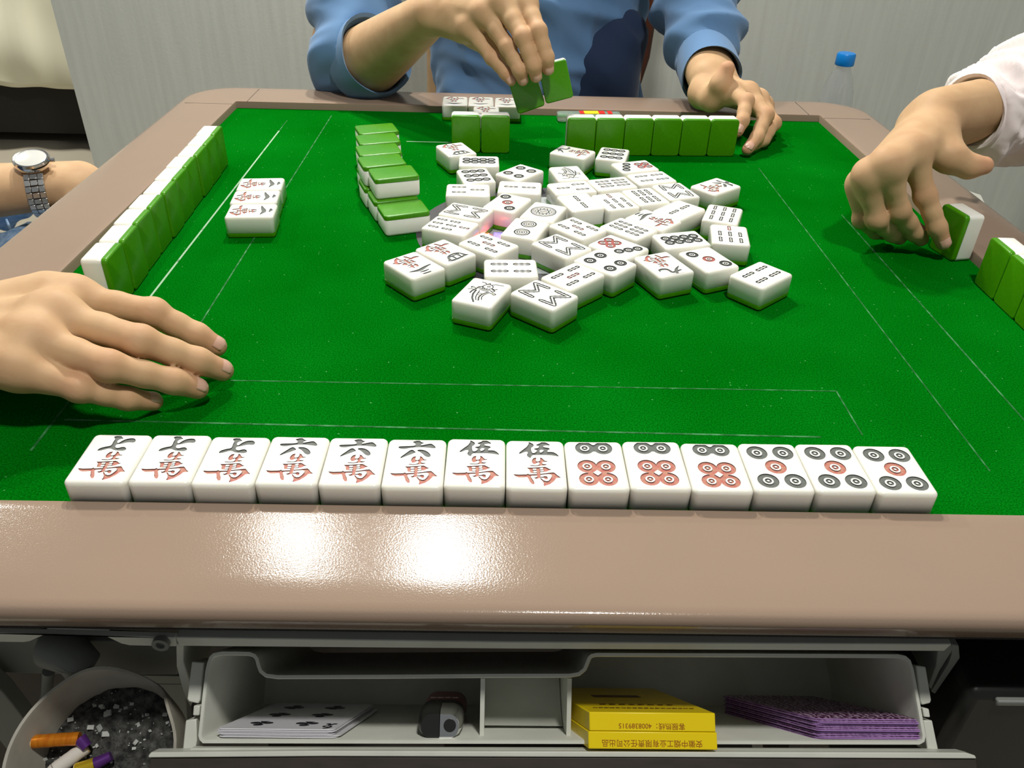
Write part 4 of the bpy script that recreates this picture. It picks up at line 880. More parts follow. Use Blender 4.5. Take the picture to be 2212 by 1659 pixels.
class Field:
    def __init__(s, lo, hi, h):
        s.h = h; s.lo = np.array(lo, float); s.n = np.ceil((np.array(hi) - s.lo) / h).astype(int) + 1; s.F = np.full(s.n, 1.0, np.float32)
    def sub(s, lo, hi):
        i0 = np.clip(((np.array(lo) - s.lo) / s.h).astype(int), 0, s.n - 1); i1 = np.clip(((np.array(hi) - s.lo) / s.h).astype(int) + 2, 1, s.n)
        sl = tuple(slice(a, b) for a, b in zip(i0, i1)); ax = [s.lo[k] + np.arange(i0[k], i1[k]) * s.h for k in range(3)]
        return sl, ax
    def cone(s, a, b, ra, rb, ax):
        a = np.array(a, float); b = np.array(b, float); ba = b - a; L2 = max(ba @ ba, 1e-12)
        X = ax[0][:, None, None] - a[0]; Y = ax[1][None, :, None] - a[1]; Z = ax[2][None, None, :] - a[2]
        t = np.clip((X * ba[0] + Y * ba[1] + Z * ba[2]) / L2, 0, 1)
        return np.sqrt((X - t * ba[0]) ** 2 + (Y - t * ba[1]) ** 2 + (Z - t * ba[2]) ** 2) - (ra + (rb - ra) * t)
    def add(s, prims, k):
        """smooth-union every cone (a, b, ra, rb) into the field"""
        for a, b, ra, rb in prims:
            r = max(ra, rb) + k + 3 * s.h; sl, ax = s.sub(np.minimum(a, b) - r, np.maximum(a, b) + r)
            s.F[sl] = smin(s.F[sl], self_cone(s, a, b, ra, rb, ax), k)
    def limb(s, prims, kin, kout, base):
        """a chain blended within itself (kin), joined to the copy of the base field (kout), hard against its neighbours"""
        r = max(max(p[2], p[3]) for p in prims) + kout + 3 * s.h
        lo = np.min([np.minimum(p[0], p[1]) for p in prims], 0) - r; hi = np.max([np.maximum(p[0], p[1]) for p in prims], 0) + r
        sl, ax = s.sub(lo, hi); f = None
        for p in prims:
            g = s.cone(*p, ax); f = g if f is None else smin(f, g, kin)
        s.F[sl] = smin(s.F[sl], smin(base[sl], f, kout), .0006)
    def cut(s, prims, k=0):
        for a, b, ra, rb in prims:
            r = max(ra, rb) + .01; sl, ax = s.sub(np.minimum(a, b) - r, np.maximum(a, b) + r)
            s.F[sl] = -smin(-s.F[sl], s.cone(a, b, ra, rb, ax), k)
    def mesh(s):
        F = s.F.copy()
        for ax in range(3):                                    # close at the box
            sl = [slice(None)] * 3; sl[ax] = 0; F[tuple(sl)] = np.maximum(F[tuple(sl)], s.h * .5); sl[ax] = -1; F[tuple(sl)] = np.maximum(F[tuple(sl)], s.h * .5)
        return surf_nets(F, s.lo, s.h)
def self_cone(s, a, b, ra, rb, ax): return s.cone(a, b, ra, rb, ax)
def relax(V, Q, it=2, lam=.5):
    n = len(V); E = np.concatenate([Q[:, [0, 1]], Q[:, [1, 2]], Q[:, [2, 3]], Q[:, [3, 0]]]); E = np.concatenate([E, E[:, ::-1]])
    deg = np.bincount(E[:, 0], minlength=n).clip(1)
    for _ in range(it):
        A = np.stack([np.bincount(E[:, 0], weights=V[E[:, 1], k], minlength=n) for k in range(3)], 1) / deg[:, None]; V = V + lam * (A - V)
    return V
def vnormals(V, Q):
    fn = np.cross(V[Q[:, 2]] - V[Q[:, 0]], V[Q[:, 3]] - V[Q[:, 1]]); N = np.zeros_like(V)
    for k in range(4):
        for c in range(3): N[:, c] += np.bincount(Q[:, k], weights=fn[:, c], minlength=len(V))
    return N / np.linalg.norm(N, axis=1).clip(1e-12)[:, None]
def np_mesh(name, V, Q, m, parent=None, attr=None):
    me = bpy.data.meshes.new(name); me.vertices.add(len(V)); me.vertices.foreach_set('co', V.astype(np.float32).ravel())
    me.loops.add(Q.size); me.loops.foreach_set('vertex_index', Q.astype(np.int32).ravel()); me.polygons.add(len(Q)); me.polygons.foreach_set('loop_start', np.arange(0, Q.size, 4, dtype=np.int32)); 
    me.polygons.foreach_set('use_smooth', np.ones(len(Q), bool)); me.materials.append(m); me.update(calc_edges=True); me.validate()
    if attr is not None: at_ = me.attributes.new('blush', 'FLOAT', 'POINT'); at_.data.foreach_set('value', attr.astype(np.float32))
    o = bpy.data.objects.new(name, me); COL.objects.link(o)
    if parent is not None: o.parent = parent
    return o
def A3_(*p): return [np.array(q, float) for q in p]
def hand_field(H, h=.0013, extra=()):
    """H: wrist, elbow, up (back-of-hand normal), fingers {name: [MCP, PIP, DIP, tip]}, thumb [..], scale"""
    k = H.get('k', 1.0); W = np.array(H['wrist'], float); El = np.array(H['elbow'], float)
    names = [n for n in ('index', 'middle', 'ring', 'pinky') if n in H]
    pts = [W, El] + [np.array(p) for n in names for p in H[n]] + [np.array(p) for p in H.get('thumb', [])]
    lo = np.min(pts, 0) - .045; hi = np.max(pts, 0) + .045
    f = Field(lo, hi, h)
    m = [np.array(H[n][0], float) for n in names]
    lat = (m[0] - m[-1]); lat /= np.linalg.norm(lat); ax = np.mean(m, 0) - W; ax /= np.linalg.norm(ax)
    up = np.cross(lat, ax) * H.get('side', 1); up /= np.linalg.norm(up); lat = lat * .75 + np.cross(ax, up) * np.sign(np.cross(ax, up) @ lat) * .25; lat /= np.linalg.norm(lat)
    d = (El - W) / np.linalg.norm(El - W); lf = lat - d * (lat @ d); lf /= np.linalg.norm(lf)
    fr = H.get('fr', (.0185, .030))
    P = [(W + lf * .0115 * k, El + lf * .006 * k, fr[0] * .93 * k, fr[1] * k), (W - lf * .0115 * k, El - lf * .006 * k, fr[0] * .93 * k, fr[1] * k)]
    f.add(P, .02)
    P = []
    for i, q in enumerate(m):
        ofs = lat * (1.5 - i) * .0075 * k
        P.append((W + ofs, q - up * .003 * k, .0155 * k, (.0128, .0130, .0124, .0112)[i] * k))
    for i in range(len(m) - 1): P.append((m[i] - up * .004 * k - ax * .006, m[i + 1] - up * .004 * k - ax * .006, .0115 * k, .0110 * k))
    P.append((W + ax * .02 + lat * .012 * k - up * .006, m[0] - up * .008 * k - ax * .02, .015 * k, .012 * k)); P.append((W + ax * .02 - lat * .014 * k - up * .005, m[-1] - up * .006 * k - ax * .015, .014 * k, .011 * k))
    f.add(P, .010)
    if 'thumb' in H:
        t = [np.array(q, float) for q in H['thumb']]
        f.add([(W + lat * .008 + ax * .006, t[0], .015 * k, .0150 * k), (t[0], (t[0] + m[0]) / 2 - up * .006, .0135 * k, .0095 * k), (t[0], t[1], .0150 * k, .0118 * k)], .012)
    # tendons and knuckles on the back
    for i, q in enumerate(m): f.add([(q + up * .0030 * k, q + up * .0030 * k, .0080 * k, .0080 * k), (q + up * .0050 * k - ax * .004, W + ax * .035 + lat * (1.5 - i) * .006 + up * .0090 * k, .0038 * k, .003)], .010)
    base = f.F.copy()
    rad = {'index': (.0104, .0094, .0082, .0068), 'middle': (.0108, .0097, .0084, .0070), 'ring': (.0102, .0092, .0079, .0066), 'pinky': (.0092, .0080, .0069, .0058)}
    chains = []
    for n in names:
        q = [np.array(p, float) for p in H[n]]; r = [x * k for x in rad[n]]
        c = [(q[0], q[0] * .5 + q[1] * .5, r[0], r[0] * .92), (q[0] * .5 + q[1] * .5, q[1], r[0] * .92, r[1]), (q[1], q[1] * .45 + q[2] * .55, r[1], r[2] * .97), (q[1] * .45 + q[2] * .55, q[2], r[2] * .97, r[2]), (q[2], q[3], r[2], r[3])]
        b1 = (q[1] - q[0]) / np.linalg.norm(q[1] - q[0]) - (q[2] - q[1]) / np.linalg.norm(q[2] - q[1])
        if np.linalg.norm(b1) > .05: b1 /= np.linalg.norm(b1); kn = q[1] + b1 * r[1] * .16; c.append((kn, kn, r[1] * .90, r[1] * .90))
        f.limb(c, .004, .010 * k, base); chains.append(q)
    if 'thumb' in H:
        r = (.0150, .0116, .0104, .0082); r = [x * k * H.get('tk', 1) for x in r]
        f.limb([(t[0], t[1], r[0], r[1]), (t[1], t[2], r[1] * .98, r[2]), (t[2], t[3], r[2], r[3])], .006, .010, base); chains.append(t)
    V, Q = f.mesh(); V = relax(V, Q, 2, .45)
    # blush at the knuckles and finger ends
    bl_ = np.zeros(len(V))
    for q in chains:
        for j, (s_, w_) in enumerate(((.010, .30), (.008, .55), (.007, .35), (.011, .75))):
            if j < len(q): bl_ = np.maximum(bl_, w_ * np.exp(-(np.linalg.norm(V - q[j], axis=1) / s_) ** 2 * .5) if j != 3 else w_ * np.exp(-(np.linalg.norm(V - q[j], axis=1) / s_) ** 2 * .6))
    # fine creases across the backs of the finger joints
    Nn = vnormals(V, Q); dv = np.zeros(len(V))
    for q in chains[:4]:
        for j in (1, 2):
            t_ = (q[j + 1 if j < 3 else j] - q[j - 1]); t_ /= np.linalg.norm(t_); R_ = V - q[j]; u = R_ @ t_; dist = np.linalg.norm(R_, axis=1)
            w_ = np.exp(-(dist / .011) ** 2 * 1.2); dv -= w_ * .00028 * (1 + np.cos(u / .0016 * 2 * pi)) * .5 * (np.abs(u) < .0045)
    V = V + Nn * dv[:, None]
    return V, Q, bl_, up, k
def join(parts):
    V = np.concatenate([p[0] for p in parts]); o = 0; Q = []; B = []
    for p in parts: Q.append(p[1] + o); o += len(p[0]); B.append(p[2] if len(p) > 2 and p[2] is not None else np.zeros(len(p[0])))
    return V, np.concatenate(Q), np.concatenate(B)
def nail(q, up, r, parent, ln=.0100, wd=.0055, tilt=0.0, back=.0010):
    """small curved plate on the last joint; q = (DIP, tip), up = direction the nail faces"""
    a, b = Vector(q[0]), Vector(q[1]); t = (b - a).normalized(); u = Vector(up); u = (u - t * u.dot(t)).normalized(); s = t.cross(u); V = []; F = []
    n, m = 9, 8; rr = r
    for i in range(n + 1):
        v = i / n; al = (v - .74) * ln
        for j in range(m + 1):
            w_ = (j / m * 2 - 1); wid = wd * math.sqrt(max(0, 1 - (abs(v - .5) * 2) ** 4)) if v < .5 else wd * math.sqrt(max(0.0, 1 - ((v - .5) * 2) ** 6))
            x = w_ * wid; ang = x / (rr * .95); V.append(b + t * (al + .001) + s * (rr * sin(ang)) + u * (rr * cos(ang) * 1.0 + .0004 - .0011 * max(0, v - .45) ** 2 * 6 * 1.0 - .0006 * (1 - v)))
    for i in range(n):
        for j in range(m): F.append((i * (m + 1) + j, i * (m + 1) + j + 1, (i + 1) * (m + 1) + j + 1, (i + 1) * (m + 1) + j))
    o = mesh_obj('fingernail', V, F, M['nail'], parent, smooth=True); sd = o.modifiers.new('s', 'SOLIDIFY'); sd.thickness = .0008; sd.offset = 0; return o
def folds(V, Q, amp, freq, d1, d2, seed=0, mask=None):
    rs = np.random.RandomState(seed); N = vnormals(V, Q); X = V @ np.array(d1) ; Y = V @ np.array(d2); w_ = np.zeros(len(V))
    for k in range(4):
        f1 = freq * (1 + .6 * k); ph = rs.rand(3) * 6.3
        s = np.sin(X * f1 + 1.6 * np.sin(Y * f1 * .37 + ph[0]) + 1.1 * np.sin(V[:, 2] * f1 * .5 + ph[2]) + ph[1]); w_ += (1 - np.abs(s)) ** 1.6 * amp / (1 + .9 * k)
    w_ -= w_.mean()
    if mask is not None: w_ *= mask
    return relax(V + N * w_[:, None], Q, 3, .5)

M['hair'] = mat('dark_hair', (0.012, 0.010, 0.009), 0.45, bump=(500, .5, .001))
M['eye'] = mat('eye_white', (0.75, 0.73, 0.70), 0.15); M['iris'] = mat('eye_dark', (0.02, 0.012, 0.008), 0.1); M['lip'] = mat('lips', (0.42, 0.17, 0.13), 0.45)
def head_parts(c, yaw, pitch=-.35):
    """head about c, looking along yaw (0 = -y) and down a little; returns skin field mesh and a builder for eyes, lips and hair"""
    R_ = np.array(Matrix.Rotation(yaw, 3, 'Z') @ Matrix.Rotation(-pitch, 3, 'X')); T = lambda x, y, z: np.array(c) + R_ @ np.array((x, y, z))
    f = Field(np.array(c) - .17, np.array(c) + .15, .0034)
    f.add([(T(0, .012, .035), T(0, -.008, .030), .078, .074), (T(0, .03, -.01), T(0, -.02, -.02), .070, .064), (T(0, -.045, -.070), T(0, -.060, -.090), .045, .026), (T(.03, 0, -.05), T(.012, -.055, -.09), .038, .024), (T(-.03, 0, -.05), T(-.012, -.055, -.09), .038, .024), (T(0, .01, -.06), T(0, .03, -.15), .050, .054)], .03)
    f.add([(T(.040, -.062, -.030), T(.034, -.066, -.036), .017, .016), (T(-.040, -.062, -.030), T(-.034, -.066, -.036), .017, .016), (T(.030, -.078, .016), T(-.030, -.078, .016), .009, .009)], .016)
    f.cut([(T(.031, -.094, -.002), T(.031, -.094, -.002), .0150, .0150), (T(-.031, -.094, -.002), T(-.031, -.094, -.002), .0150, .0150)], .010)
    f.add([(T(0, -.080, .006), T(0, -.100, -.032), .0065, .0105), (T(.010, -.086, -.035), T(-.010, -.086, -.035), .0085, .0085)], .008)
    f.add([(T(.078, .008, .012), T(.073, .004, -.026), .011, .008), (T(-.078, .008, .012), T(-.073, .004, -.026), .011, .008), (T(.016, -.084, -.060), T(-.016, -.084, -.060), .0075, .0075)], .006)
    V, Q = f.mesh(); V = relax(V, Q, 2)
    def rest(par):
        for sx in (1, -1):
            e = Vector(T(sx * .031, -.0745, -.002)); q = MB(); q.lathe([(.0001, -.0115), (.008, -.008), (.0115, 0), (.008, .008), (.0001, .0115)], 18, M=Matrix.Translation(e), cap0=False, cap1=False); pkid(q.build('eye', M['eye'], None, smooth=True), par)
            g = Vector(T(sx * .031, -.0855, -.003)); q = MB(); q.lathe([(.0001, -.004), (.004, -.002), (.0048, 0), (.004, .002), (.0001, .004)], 14, M=Matrix.Translation(g), cap0=False, cap1=False); pkid(q.build('iris', M['iris'], None, smooth=True), par)
            q = MB(); q.tube([T(sx * .016, -.0865, .019), T(sx * .032, -.0865, .024), T(sx * .048, -.077, .018)], [.002, .0026, .0012], 8); pkid(q.build('eyebrow', M['hair'], None, smooth=True), par)
        q = MB(); q.tube([T(.021, -.083, -.062), T(.008, -.0915, -.0595), T(0, -.0915, -.061), T(-.008, -.0915, -.0595), T(-.021, -.083, -.062)], [.001, .003, .003, .003, .001], 8); q.tube([T(.019, -.083, -.064), T(0, -.0905, -.068), T(-.019, -.083, -.064)], [.001, .0038, .001], 8); pkid(q.build('lips', M['lip'], None, smooth=True), par)
        f = Field(np.array(c) - .14, np.array(c) + .15, .004)
        f.add([(T(0, .018, .046), T(0, -.004, .046), .084, .080), (T(0, .040, .0), T(0, .045, -.03), .068, .050)], .03)
        f.cut([(T(0, -.12, -.03), T(0, -.10, .012), .085, .062), (T(.075, -.03, -.06), T(.08, -.02, -.02), .05, .035), (T(-.075, -.03, -.06), T(-.08, -.02, -.02), .05, .035)], .012)
        V, Q = f.mesh(); V = relax(V, Q, 1); V = folds(V, Q, .006, 130, (.8, .1, .2), (.1, .8, .5), 9); pkid(np_mesh('hair', V, Q, M['hair']), par)
    return (V, Q), rest

# ---- left player: near hand sweeping in from the left edge, watch arm behind
pl = empty('person', 'person at the left in jeans, one hand over the felt, other wrist wearing a watch', 'person', (-.92, .0, -.75))
def pkid(o, par): o.parent = par; o.matrix_parent_inverse = par.matrix_world.inverted(); return o
bpy.context.view_layer.update()
HA = dict(side=1, wrist=(-.392, -.298, .050), elbow=(-.625, -.235, .060), fr=(.020, .034),
    index=A3_((-.3110, -.2610, .058), (-.2620, -.2659, .052), (-.2369, -.2663, .036), (-.2258, -.2652, .027)),
    middle=A3_((-.3060, -.2925, .062), (-.2547, -.3062, .055), (-.2256, -.2994, .037), (-.2141, -.2928, .026)),
    ring=A3_((-.3085, -.3165, .059), (-.2659, -.3281, .051), (-.2354, -.3177, .034), (-.2245, -.3109, .024)),
    pinky=A3_((-.3130, -.3350, .052), (-.2817, -.3371, .041), (-.2603, -.3286, .028), (-.2497, -.3199, .020)),
    thumb=A3_((-.365, -.268, .036), (-.335, -.252, .024), (-.312, -.256, .017), (-.298, -.262, .015)))
def away(H, s):
    """the same hand a little lower, kept on the same sight lines"""
    for n in list(H):
        if n in ('index', 'middle', 'ring', 'pinky', 'thumb'): H[n] = [CAM + (np.array(q) - CAM) * s for q in H[n]]
        elif n in ('wrist', 'elbow'): H[n] = tuple(CAM + (np.array(H[n]) - CAM) * s)
    H['k'] = H.get('k', 1.0) * s
away(HA, 1.042)
pa = hand_field(HA)
WA = dict(side=-1, wrist=tuple(at(170, 395, z=-.042)), elbow=(-.80, .13, -.045), fr=(.021, .036),
    index=A3_((-.470, .205, -.070), (-.445, .175, -.085), (-.450, .150, -.100), (-.460, .135, -.105)),
    middle=A3_((-.482, .180, -.076), (-.455, .152, -.094), (-.462, .128, -.108), (-.472, .115, -.112)),
    ring=A3_((-.497, .160, -.080), (-.470, .132, -.098), (-.478, .110, -.110), (-.488, .098, -.113)),
    pinky=A3_((-.514, .145, -.082), (-.490, .120, -.096), (-.498, .102, -.106), (-.506, .092, -.109)),
    thumb=A3_((-.505, .235, -.062), (-.478, .235, -.075), (-.455, .225, -.085), (-.440, .215, -.090)))
pb = hand_field(WA, .0016)
f = Field((-1.12, -.42, -.30), (-.55, .36, .58), .009)
f.add([(np.array((-.62, -.235, .06)), np.array((-.74, -.21, .07)), .034, .040), (np.array((-.74, -.21, .07)), np.array((-.865, -.175, .28)), .042, .045), (np.array((-.78, .13, -.045)), np.array((-.865, .16, .28)), .038, .045)], .02)
f.add([(np.array((-.90, -.12, .31)), np.array((-.90, .12, .31)), .055, .055), (np.array((-.93, -.06, -.2)), np.array((-.91, -.06, .27)), .09, .085), (np.array((-.93, .06, -.2)), np.array((-.91, .06, .27)), .09, .085), (np.array((-.90, 0, .33)), np.array((-.88, 0, .47)), .055, .052)], .03)
V, Q = f.mesh(); V = relax(V, Q, 3)
hd, hrest = head_parts((-.86, .0, .585), radians(95)); body = join([pa[:3], pb[:3], (V, Q), hd]); pkid(np_mesh('body', body[0], body[1], M['skin'], None, body[2]), pl); hrest(pl)
for n, r in (('index', .0070), ('middle', .0072), ('ring', .0068), ('pinky', .0060)):
    q = HA[n]; up_ = Vector((.1, -.30, 1)) ; o = nail((q[2], q[3]), up_, r, None, .0112 if n != 'pinky' else .0095, .0058 if n != 'pinky' else .0048); pkid(o, pl)
# jeans: thighs under the watch arm, and a dark shirt on the unseen torso
f = Field((-1.10, -.20, -.42), (-.50, .36, -.06), .006)
f.add([(np.array((-.95, .10, -.20)), np.array((-.60, .17, -.160)), .085, .068), (np.array((-.60, .17, -.160)), np.array((-.56, .18, -.36)), .068, .06), (np.array((-.95, -.12, -.20)), np.array((-.62, -.14, -.19)), .085, .066)], .03)
f.add([(np.array((-.75, .27, -.10)), np.array((-.66, .27, -.085)), .05, .030)], .02)
V, Q = f.mesh(); V = relax(V, Q, 2); V = folds(V, Q, .008, 55, (.8, .5, .2), (-.3, .8, .4), 3); jn_ = pkid(np_mesh('jeans', V, Q, M['denim']), pl)
q = MB(); q.tube([at(14, 475, z=-.093), at(24, 500, z=-.093), at(45, 520, z=-.095)], .0016, 8); pkid(q.build('jeans_seam', M['denim'], smooth=True), pl)
f = Field((-1.16, -.36, -.30), (-.72, .36, .46), .010)
f.add([(np.array((-.93, -.07, -.26)), np.array((-.91, -.08, .29)), .13, .12), (np.array((-.93, .07, -.26)), np.array((-.91, .08, .29)), .13, .12), (np.array((-.90, -.16, .33)), np.array((-.90, .16, .33)), .075, .075), (np.array((-.90, -.16, .32)), np.array((-.825, -.187, .20)), .075, .066), (np.array((-.90, .16, .32)), np.array((-.83, .152, .16)), .075, .064)], .045)
V, Q = f.mesh(); V = relax(V, Q, 2); V = folds(V, Q, .010, 30, (.2, .9, .3), (0, .3, .9), 5); pkid(np_mesh('shirt', V, Q, M['navy']), pl)

# ---- wristwatch
wq = at(92, 352, z=-.030)
ww = empty('wristwatch', 'steel wristwatch with a pale dial and metal link bracelet on the left wrist', 'wristwatch')
Wc = Vector(WA['wrist']); dF = (Vector(WA['wrist']) - Vector(WA['elbow'])).normalized(); wc = Wc - dF * .040
zz = Vector((.10, -.25, 1)); zz = (zz - dF * zz.dot(dF)).normalized(); yy = zz.cross(dF)
WM = Matrix(((dF.x, yy.x, zz.x, wc.x), (dF.y, yy.y, zz.y, wc.y), (dF.z, yy.z, zz.z, wc.z), (0, 0, 0, 1)))
rw, rh = .0395, .0300
T1 = WM @ Matrix.Translation((0, 0, rh - .0010))
q = MB(); q.lathe([(.014, 0), (.0185, .0015), (.0195, .004), (.0195, .0065), (.0182, .0085), (.0165, .0088)], 40, M=T1); q.build('case', M['steelp'], ww, smooth=True)
q = MB(); q.lathe([(.0168, .0080), (.0168, .0094), (.0150, .0100), (.0, .0101)], 40, M=T1, cap1=False); q.build('dial', M['dial'], ww, smooth=True)
q = MB(); q.lathe([(.0198, .0076), (.0186, .0100), (.0168, .0102), (.0168, .009)], 40, M=T1, cap0=False, cap1=False); q.build('bezel', M['steelp'], ww, smooth=True)
q = MB(); q.lathe([(.0028, 0), (.0028, .004)], 14, M=T1 @ Matrix.Translation((0, 0, .005)) @ Matrix.Rotation(pi / 2, 4, 'Y') @ Matrix.Translation((0, 0, .0195))); q.build('crown', M['steel'], ww, smooth=True)
nl_ = 30
for k in range(nl_):
    a = 2 * pi * k / nl_; c, s = cos(a), sin(a)
    if s > .90: continue
    pos = Matrix.Translation((0, rw * c, rh * s)); tn = math.atan2(rh * c, -rw * s)
    q = MB(); T2 = WM @ pos @ Matrix.Rotation(tn, 4, 'X')
    ll = .5 * math.hypot(rw * s, rh * c) * 2 * pi / nl_ * .94
    hw = .0102
    q.box((-hw, -ll, -.0016), (-hw * .40, ll, .0016), M=T2); q.box((-hw * .36, -ll * .9, -.0019), (hw * .36, ll * .9, .0020), M=T2); q.box((hw * .40, -ll, -.0016), (hw, ll, .0016), M=T2)
    q.build('bracelet_link', M['steel'], ww, bevel=.0004)

# ---- far player in the blue shirt
pf = empty('person', 'person in a blue shirt with rolled sleeves behind the far edge, holding two tiles', 'person', (.03, .82, -.75))
bpy.context.view_layer.update()
HB = dict(side=-1, wrist=(-.122, .350, .136), elbow=(-.232, .470, .046), fr=(.0225, .042), k=1.04,
    index=A3_((-.0130, .2870, .1560), (.0015, .2530, .1335), (.0118, .2440, .1077), (.0142, .2480, .0940)),
    middle=A3_((-.0390, .2880, .1560), (-.0154, .2510, .1270), (-.0030, .2400, .1000), (.0005, .2450, .0865)),
    ring=A3_((-.0600, .2940, .1440), (-.0325, .2590, .1145), (-.0188, .2440, .0935), (-.0145, .2480, .0815)),
    pinky=A3_((-.0790, .3020, .1260), (-.0500, .2700, .1000), (-.0350, .2560, .0870), (-.0280, .2530, .0790)),
    thumb=A3_((-.072, .330, .118), (-.045, .318, .100), (-.022, .303, .088), (-.006, .291, .080)))
pa = hand_field(HB)
HC = dict(side=1, wrist=(.2440, .392, .0500), elbow=(.2480, .600, .0900), fr=(.0275, .0345), tk=1.18, k=.98,
    index=A3_((.2520, .325, .0540), (.2610, .288, .0530), (.2530, .2610, .0370), (.2475, .2530, .0265)),
    middle=A3_((.2740, .327, .0530), (.2880, .287, .0370), (.2730, .2560, .0190), (.2585, .2380, .0095)),
    ring=A3_((.2920, .338, .0420), (.3040, .300, .0240), (.2860, .270, .0120), (.2680, .2530, .0085)),
    pinky=A3_((.3040, .352, .0320), (.3110, .320, .0170), (.2960, .292, .0090), (.2820, .277, .0080)),
    thumb=A3_((.2260, .366, .0420), (.2300, .338, .0420), (.2355, .324, .0650), (.2412, .326, .0825)))
pb = hand_field(HC)
f = Field((-.36, .40, -.30), (.42, 1.0, .62), .010)
sh = (-.19, .84, .42), (.22, .84, .42)
f.add([(np.array((-.225, .465, .05)), np.array((-.262, .52, .05)), .040, .045), (np.array((-.262, .52, .05)), np.array(sh[0]), .046, .06), (np.array((.248, .585, .088)), np.array((.255, .66, .13)), .034, .036), (np.array((.255, .66, .13)), np.array(sh[1]), .038, .055), (np.array(sh[0]), np.array(sh[1]), .07, .07), (np.array((-.06, .83, -.2)), np.array((-.06, .86, .40)), .12, .11), (np.array((.10, .83, -.2)), np.array((.10, .86, .40)), .12, .11), (np.array((.02, .85, .44)), np.array((.02, .83, .56)), .055, .055)], .04)
V, Q = f.mesh(); V = relax(V, Q, 3)
hd, hrest = head_parts((.02, .80, .690), 0.0); body = join([pa[:3], pb[:3], (V, Q), hd]); pkid(np_mesh('body', body[0], body[1], M['skin'], None, body[2]), pf); hrest(pf)
for H_, up_ in ((HB, (.25, -1, .25)), (HC, (-.35, -1, .55))):
    for n, r in (('index', .0072), ('middle', .0074), ('ring', .0070), ('pinky', .0062)):
        if H_ is HC and n in ('ring', 'pinky'): continue
        q = H_[n]; pkid(nail((q[2], q[3]), Vector(up_), r, None, .0108, .0056), pf)
# shirt: torso panel and two wide rolled sleeves, open at the cuff
f = Field((-.34, .34, -.32), (.44, 1.04, .66), .0048)
tor = [(np.array((-.045, .73, -.30)), np.array((-.05, .80, .38)), .115, .105), (np.array((.095, .73, -.30)), np.array((.09, .80, .38)), .115, .105), (np.array((-.17, .83, .43)), np.array((.21, .83, .43)), .080, .080), (np.array((.02, .66, -.02)), np.array((.02, .72, .22)), .085, .10)]
f.add(tor, .06)
sl_ = [(np.array((-.216, .452, .058)), np.array((-.250, .490, .052)), .052, .058), (np.array((-.250, .490, .052)), np.array((-.256, .56, .12)), .056, .060), (np.array((-.256, .56, .12)), np.array((-.18, .82, .42)), .062, .08)]
sr_ = [(np.array((.2455, .450, .055)), np.array((.2520, .52, .082)), .0405, .050), (np.array((.2520, .52, .082)), np.array((.250, .62, .125)), .052, .060), (np.array((.250, .62, .125)), np.array((.22, .82, .42)), .062, .08)]
base = f.F.copy(); f.limb(sl_, .02, .03, base); f.limb(sr_, .02, .03, base)
def dirv(a, b): a = np.array(a, float); b = np.array(b, float); return (b - a) / np.linalg.norm(b - a)
dl = dirv(HB['elbow'], HB['wrist']); cl = np.array(HB['elbow']) + dl * .028
dr = dirv(HC['elbow'], HC['wrist']); cr = np.array((.2450, .430, .0560))
def halfspace(f, c, d, rad):
    sl, ax = f.sub(c - rad, c + rad); X = ax[0][:, None, None] - c[0]; Y = ax[1][None, :, None] - c[1]; Z = ax[2][None, None, :] - c[2]
    pl_ = X * d[0] + Y * d[1] + Z * d[2]; f.F[sl] = np.maximum(f.F[sl], pl_)
halfspace(f, cl, dl, .10); halfspace(f, cr, dr, .085)
f.cut([(cl + dl * .02, cl - dl * .035, .047, .047)], .004); f.cut([(cr + dr * .02, cr - dr * .035, .036, .036)], .004)
V, Q = f.mesh(); V = relax(V, Q, 2, .4)
dist_c = np.minimum(np.abs((V - cl) @ dl) + 10 * (np.linalg.norm(V - cl, axis=1) > .1), np.abs((V - cr) @ dr) + 10 * (np.linalg.norm(V - cr, axis=1) > .1)); mk = np.clip((dist_c - .006) / .03, .12, 1)
armm = np.clip((np.abs(V[:, 0] - .02) - .12) / .05, 0, 1)
V = folds(V, Q, .0125, 40, (.25, .55, .80), (.9, -.2, .1), 11, mk * armm); V = folds(V, Q, .016, 24, (.62, .1, .78), (-.6, .1, .5), 4, 1 - armm)
pkid(np_mesh('shirt', V, Q, M['shirt']), pf)
# rolled cuffs: a folded band round each sleeve opening
def cuff(c, d, r, wd, th, par, m, tilt=None):
    c = Vector(c); d = Vector(d); u = d.orthogonal().normalized(); b = d.cross(u); L = []
    prof = [(r, wd * .5), (r + th, wd * .62), (r + th * 1.25, wd * .3), (r + th * 1.3, -wd * .3), (r + th * .9, -wd * .62), (r - .002, -wd * .55)]
    n = 40; Ls = []
    for rr, zz_ in prof:
        Ls.append([c + d * (zz_ + .0012 * sin(5 * 2 * pi * k / n)) + (u * cos(2 * pi * k / n) + b * sin(2 * pi * k / n)) * (rr + .0012 * sin(3 * 2 * pi * k / n + 1)) for k in range(n)])
    Ls.append(Ls[0]); q = MB(); q.loops(Ls, False, False); o = q.build('cuff', m, None, smooth=True); return pkid(o, par)
cuff(cl - dl * .014, dl, .0505, .036, .0040, pf, M['shirt']); cuff(cr - dr * .014, dr, .0375, .046, .0030, pf, M['shirt'])
f = Field((-.20, .46, -.60), (.28, .98, .10), .010)
f.add([(np.array((-.06, .86, -.27)), np.array((-.09, .56, -.27)), .09, .075), (np.array((.11, .86, -.27)), np.array((.14, .56, -.27)), .09, .075), (np.array((-.09, .56, -.27)), np.array((-.09, .55, -.5)), .075, .06), (np.array((.14, .56, -.27)), np.array((.14, .55, -.5)), .075, .06), (np.array((.10, .70, -.24)), np.array((.12, .672, .000)), .08, .066), (np.array((.12, .672, .000)), np.array((.165, .690, .060)), .060, .035)], .04)
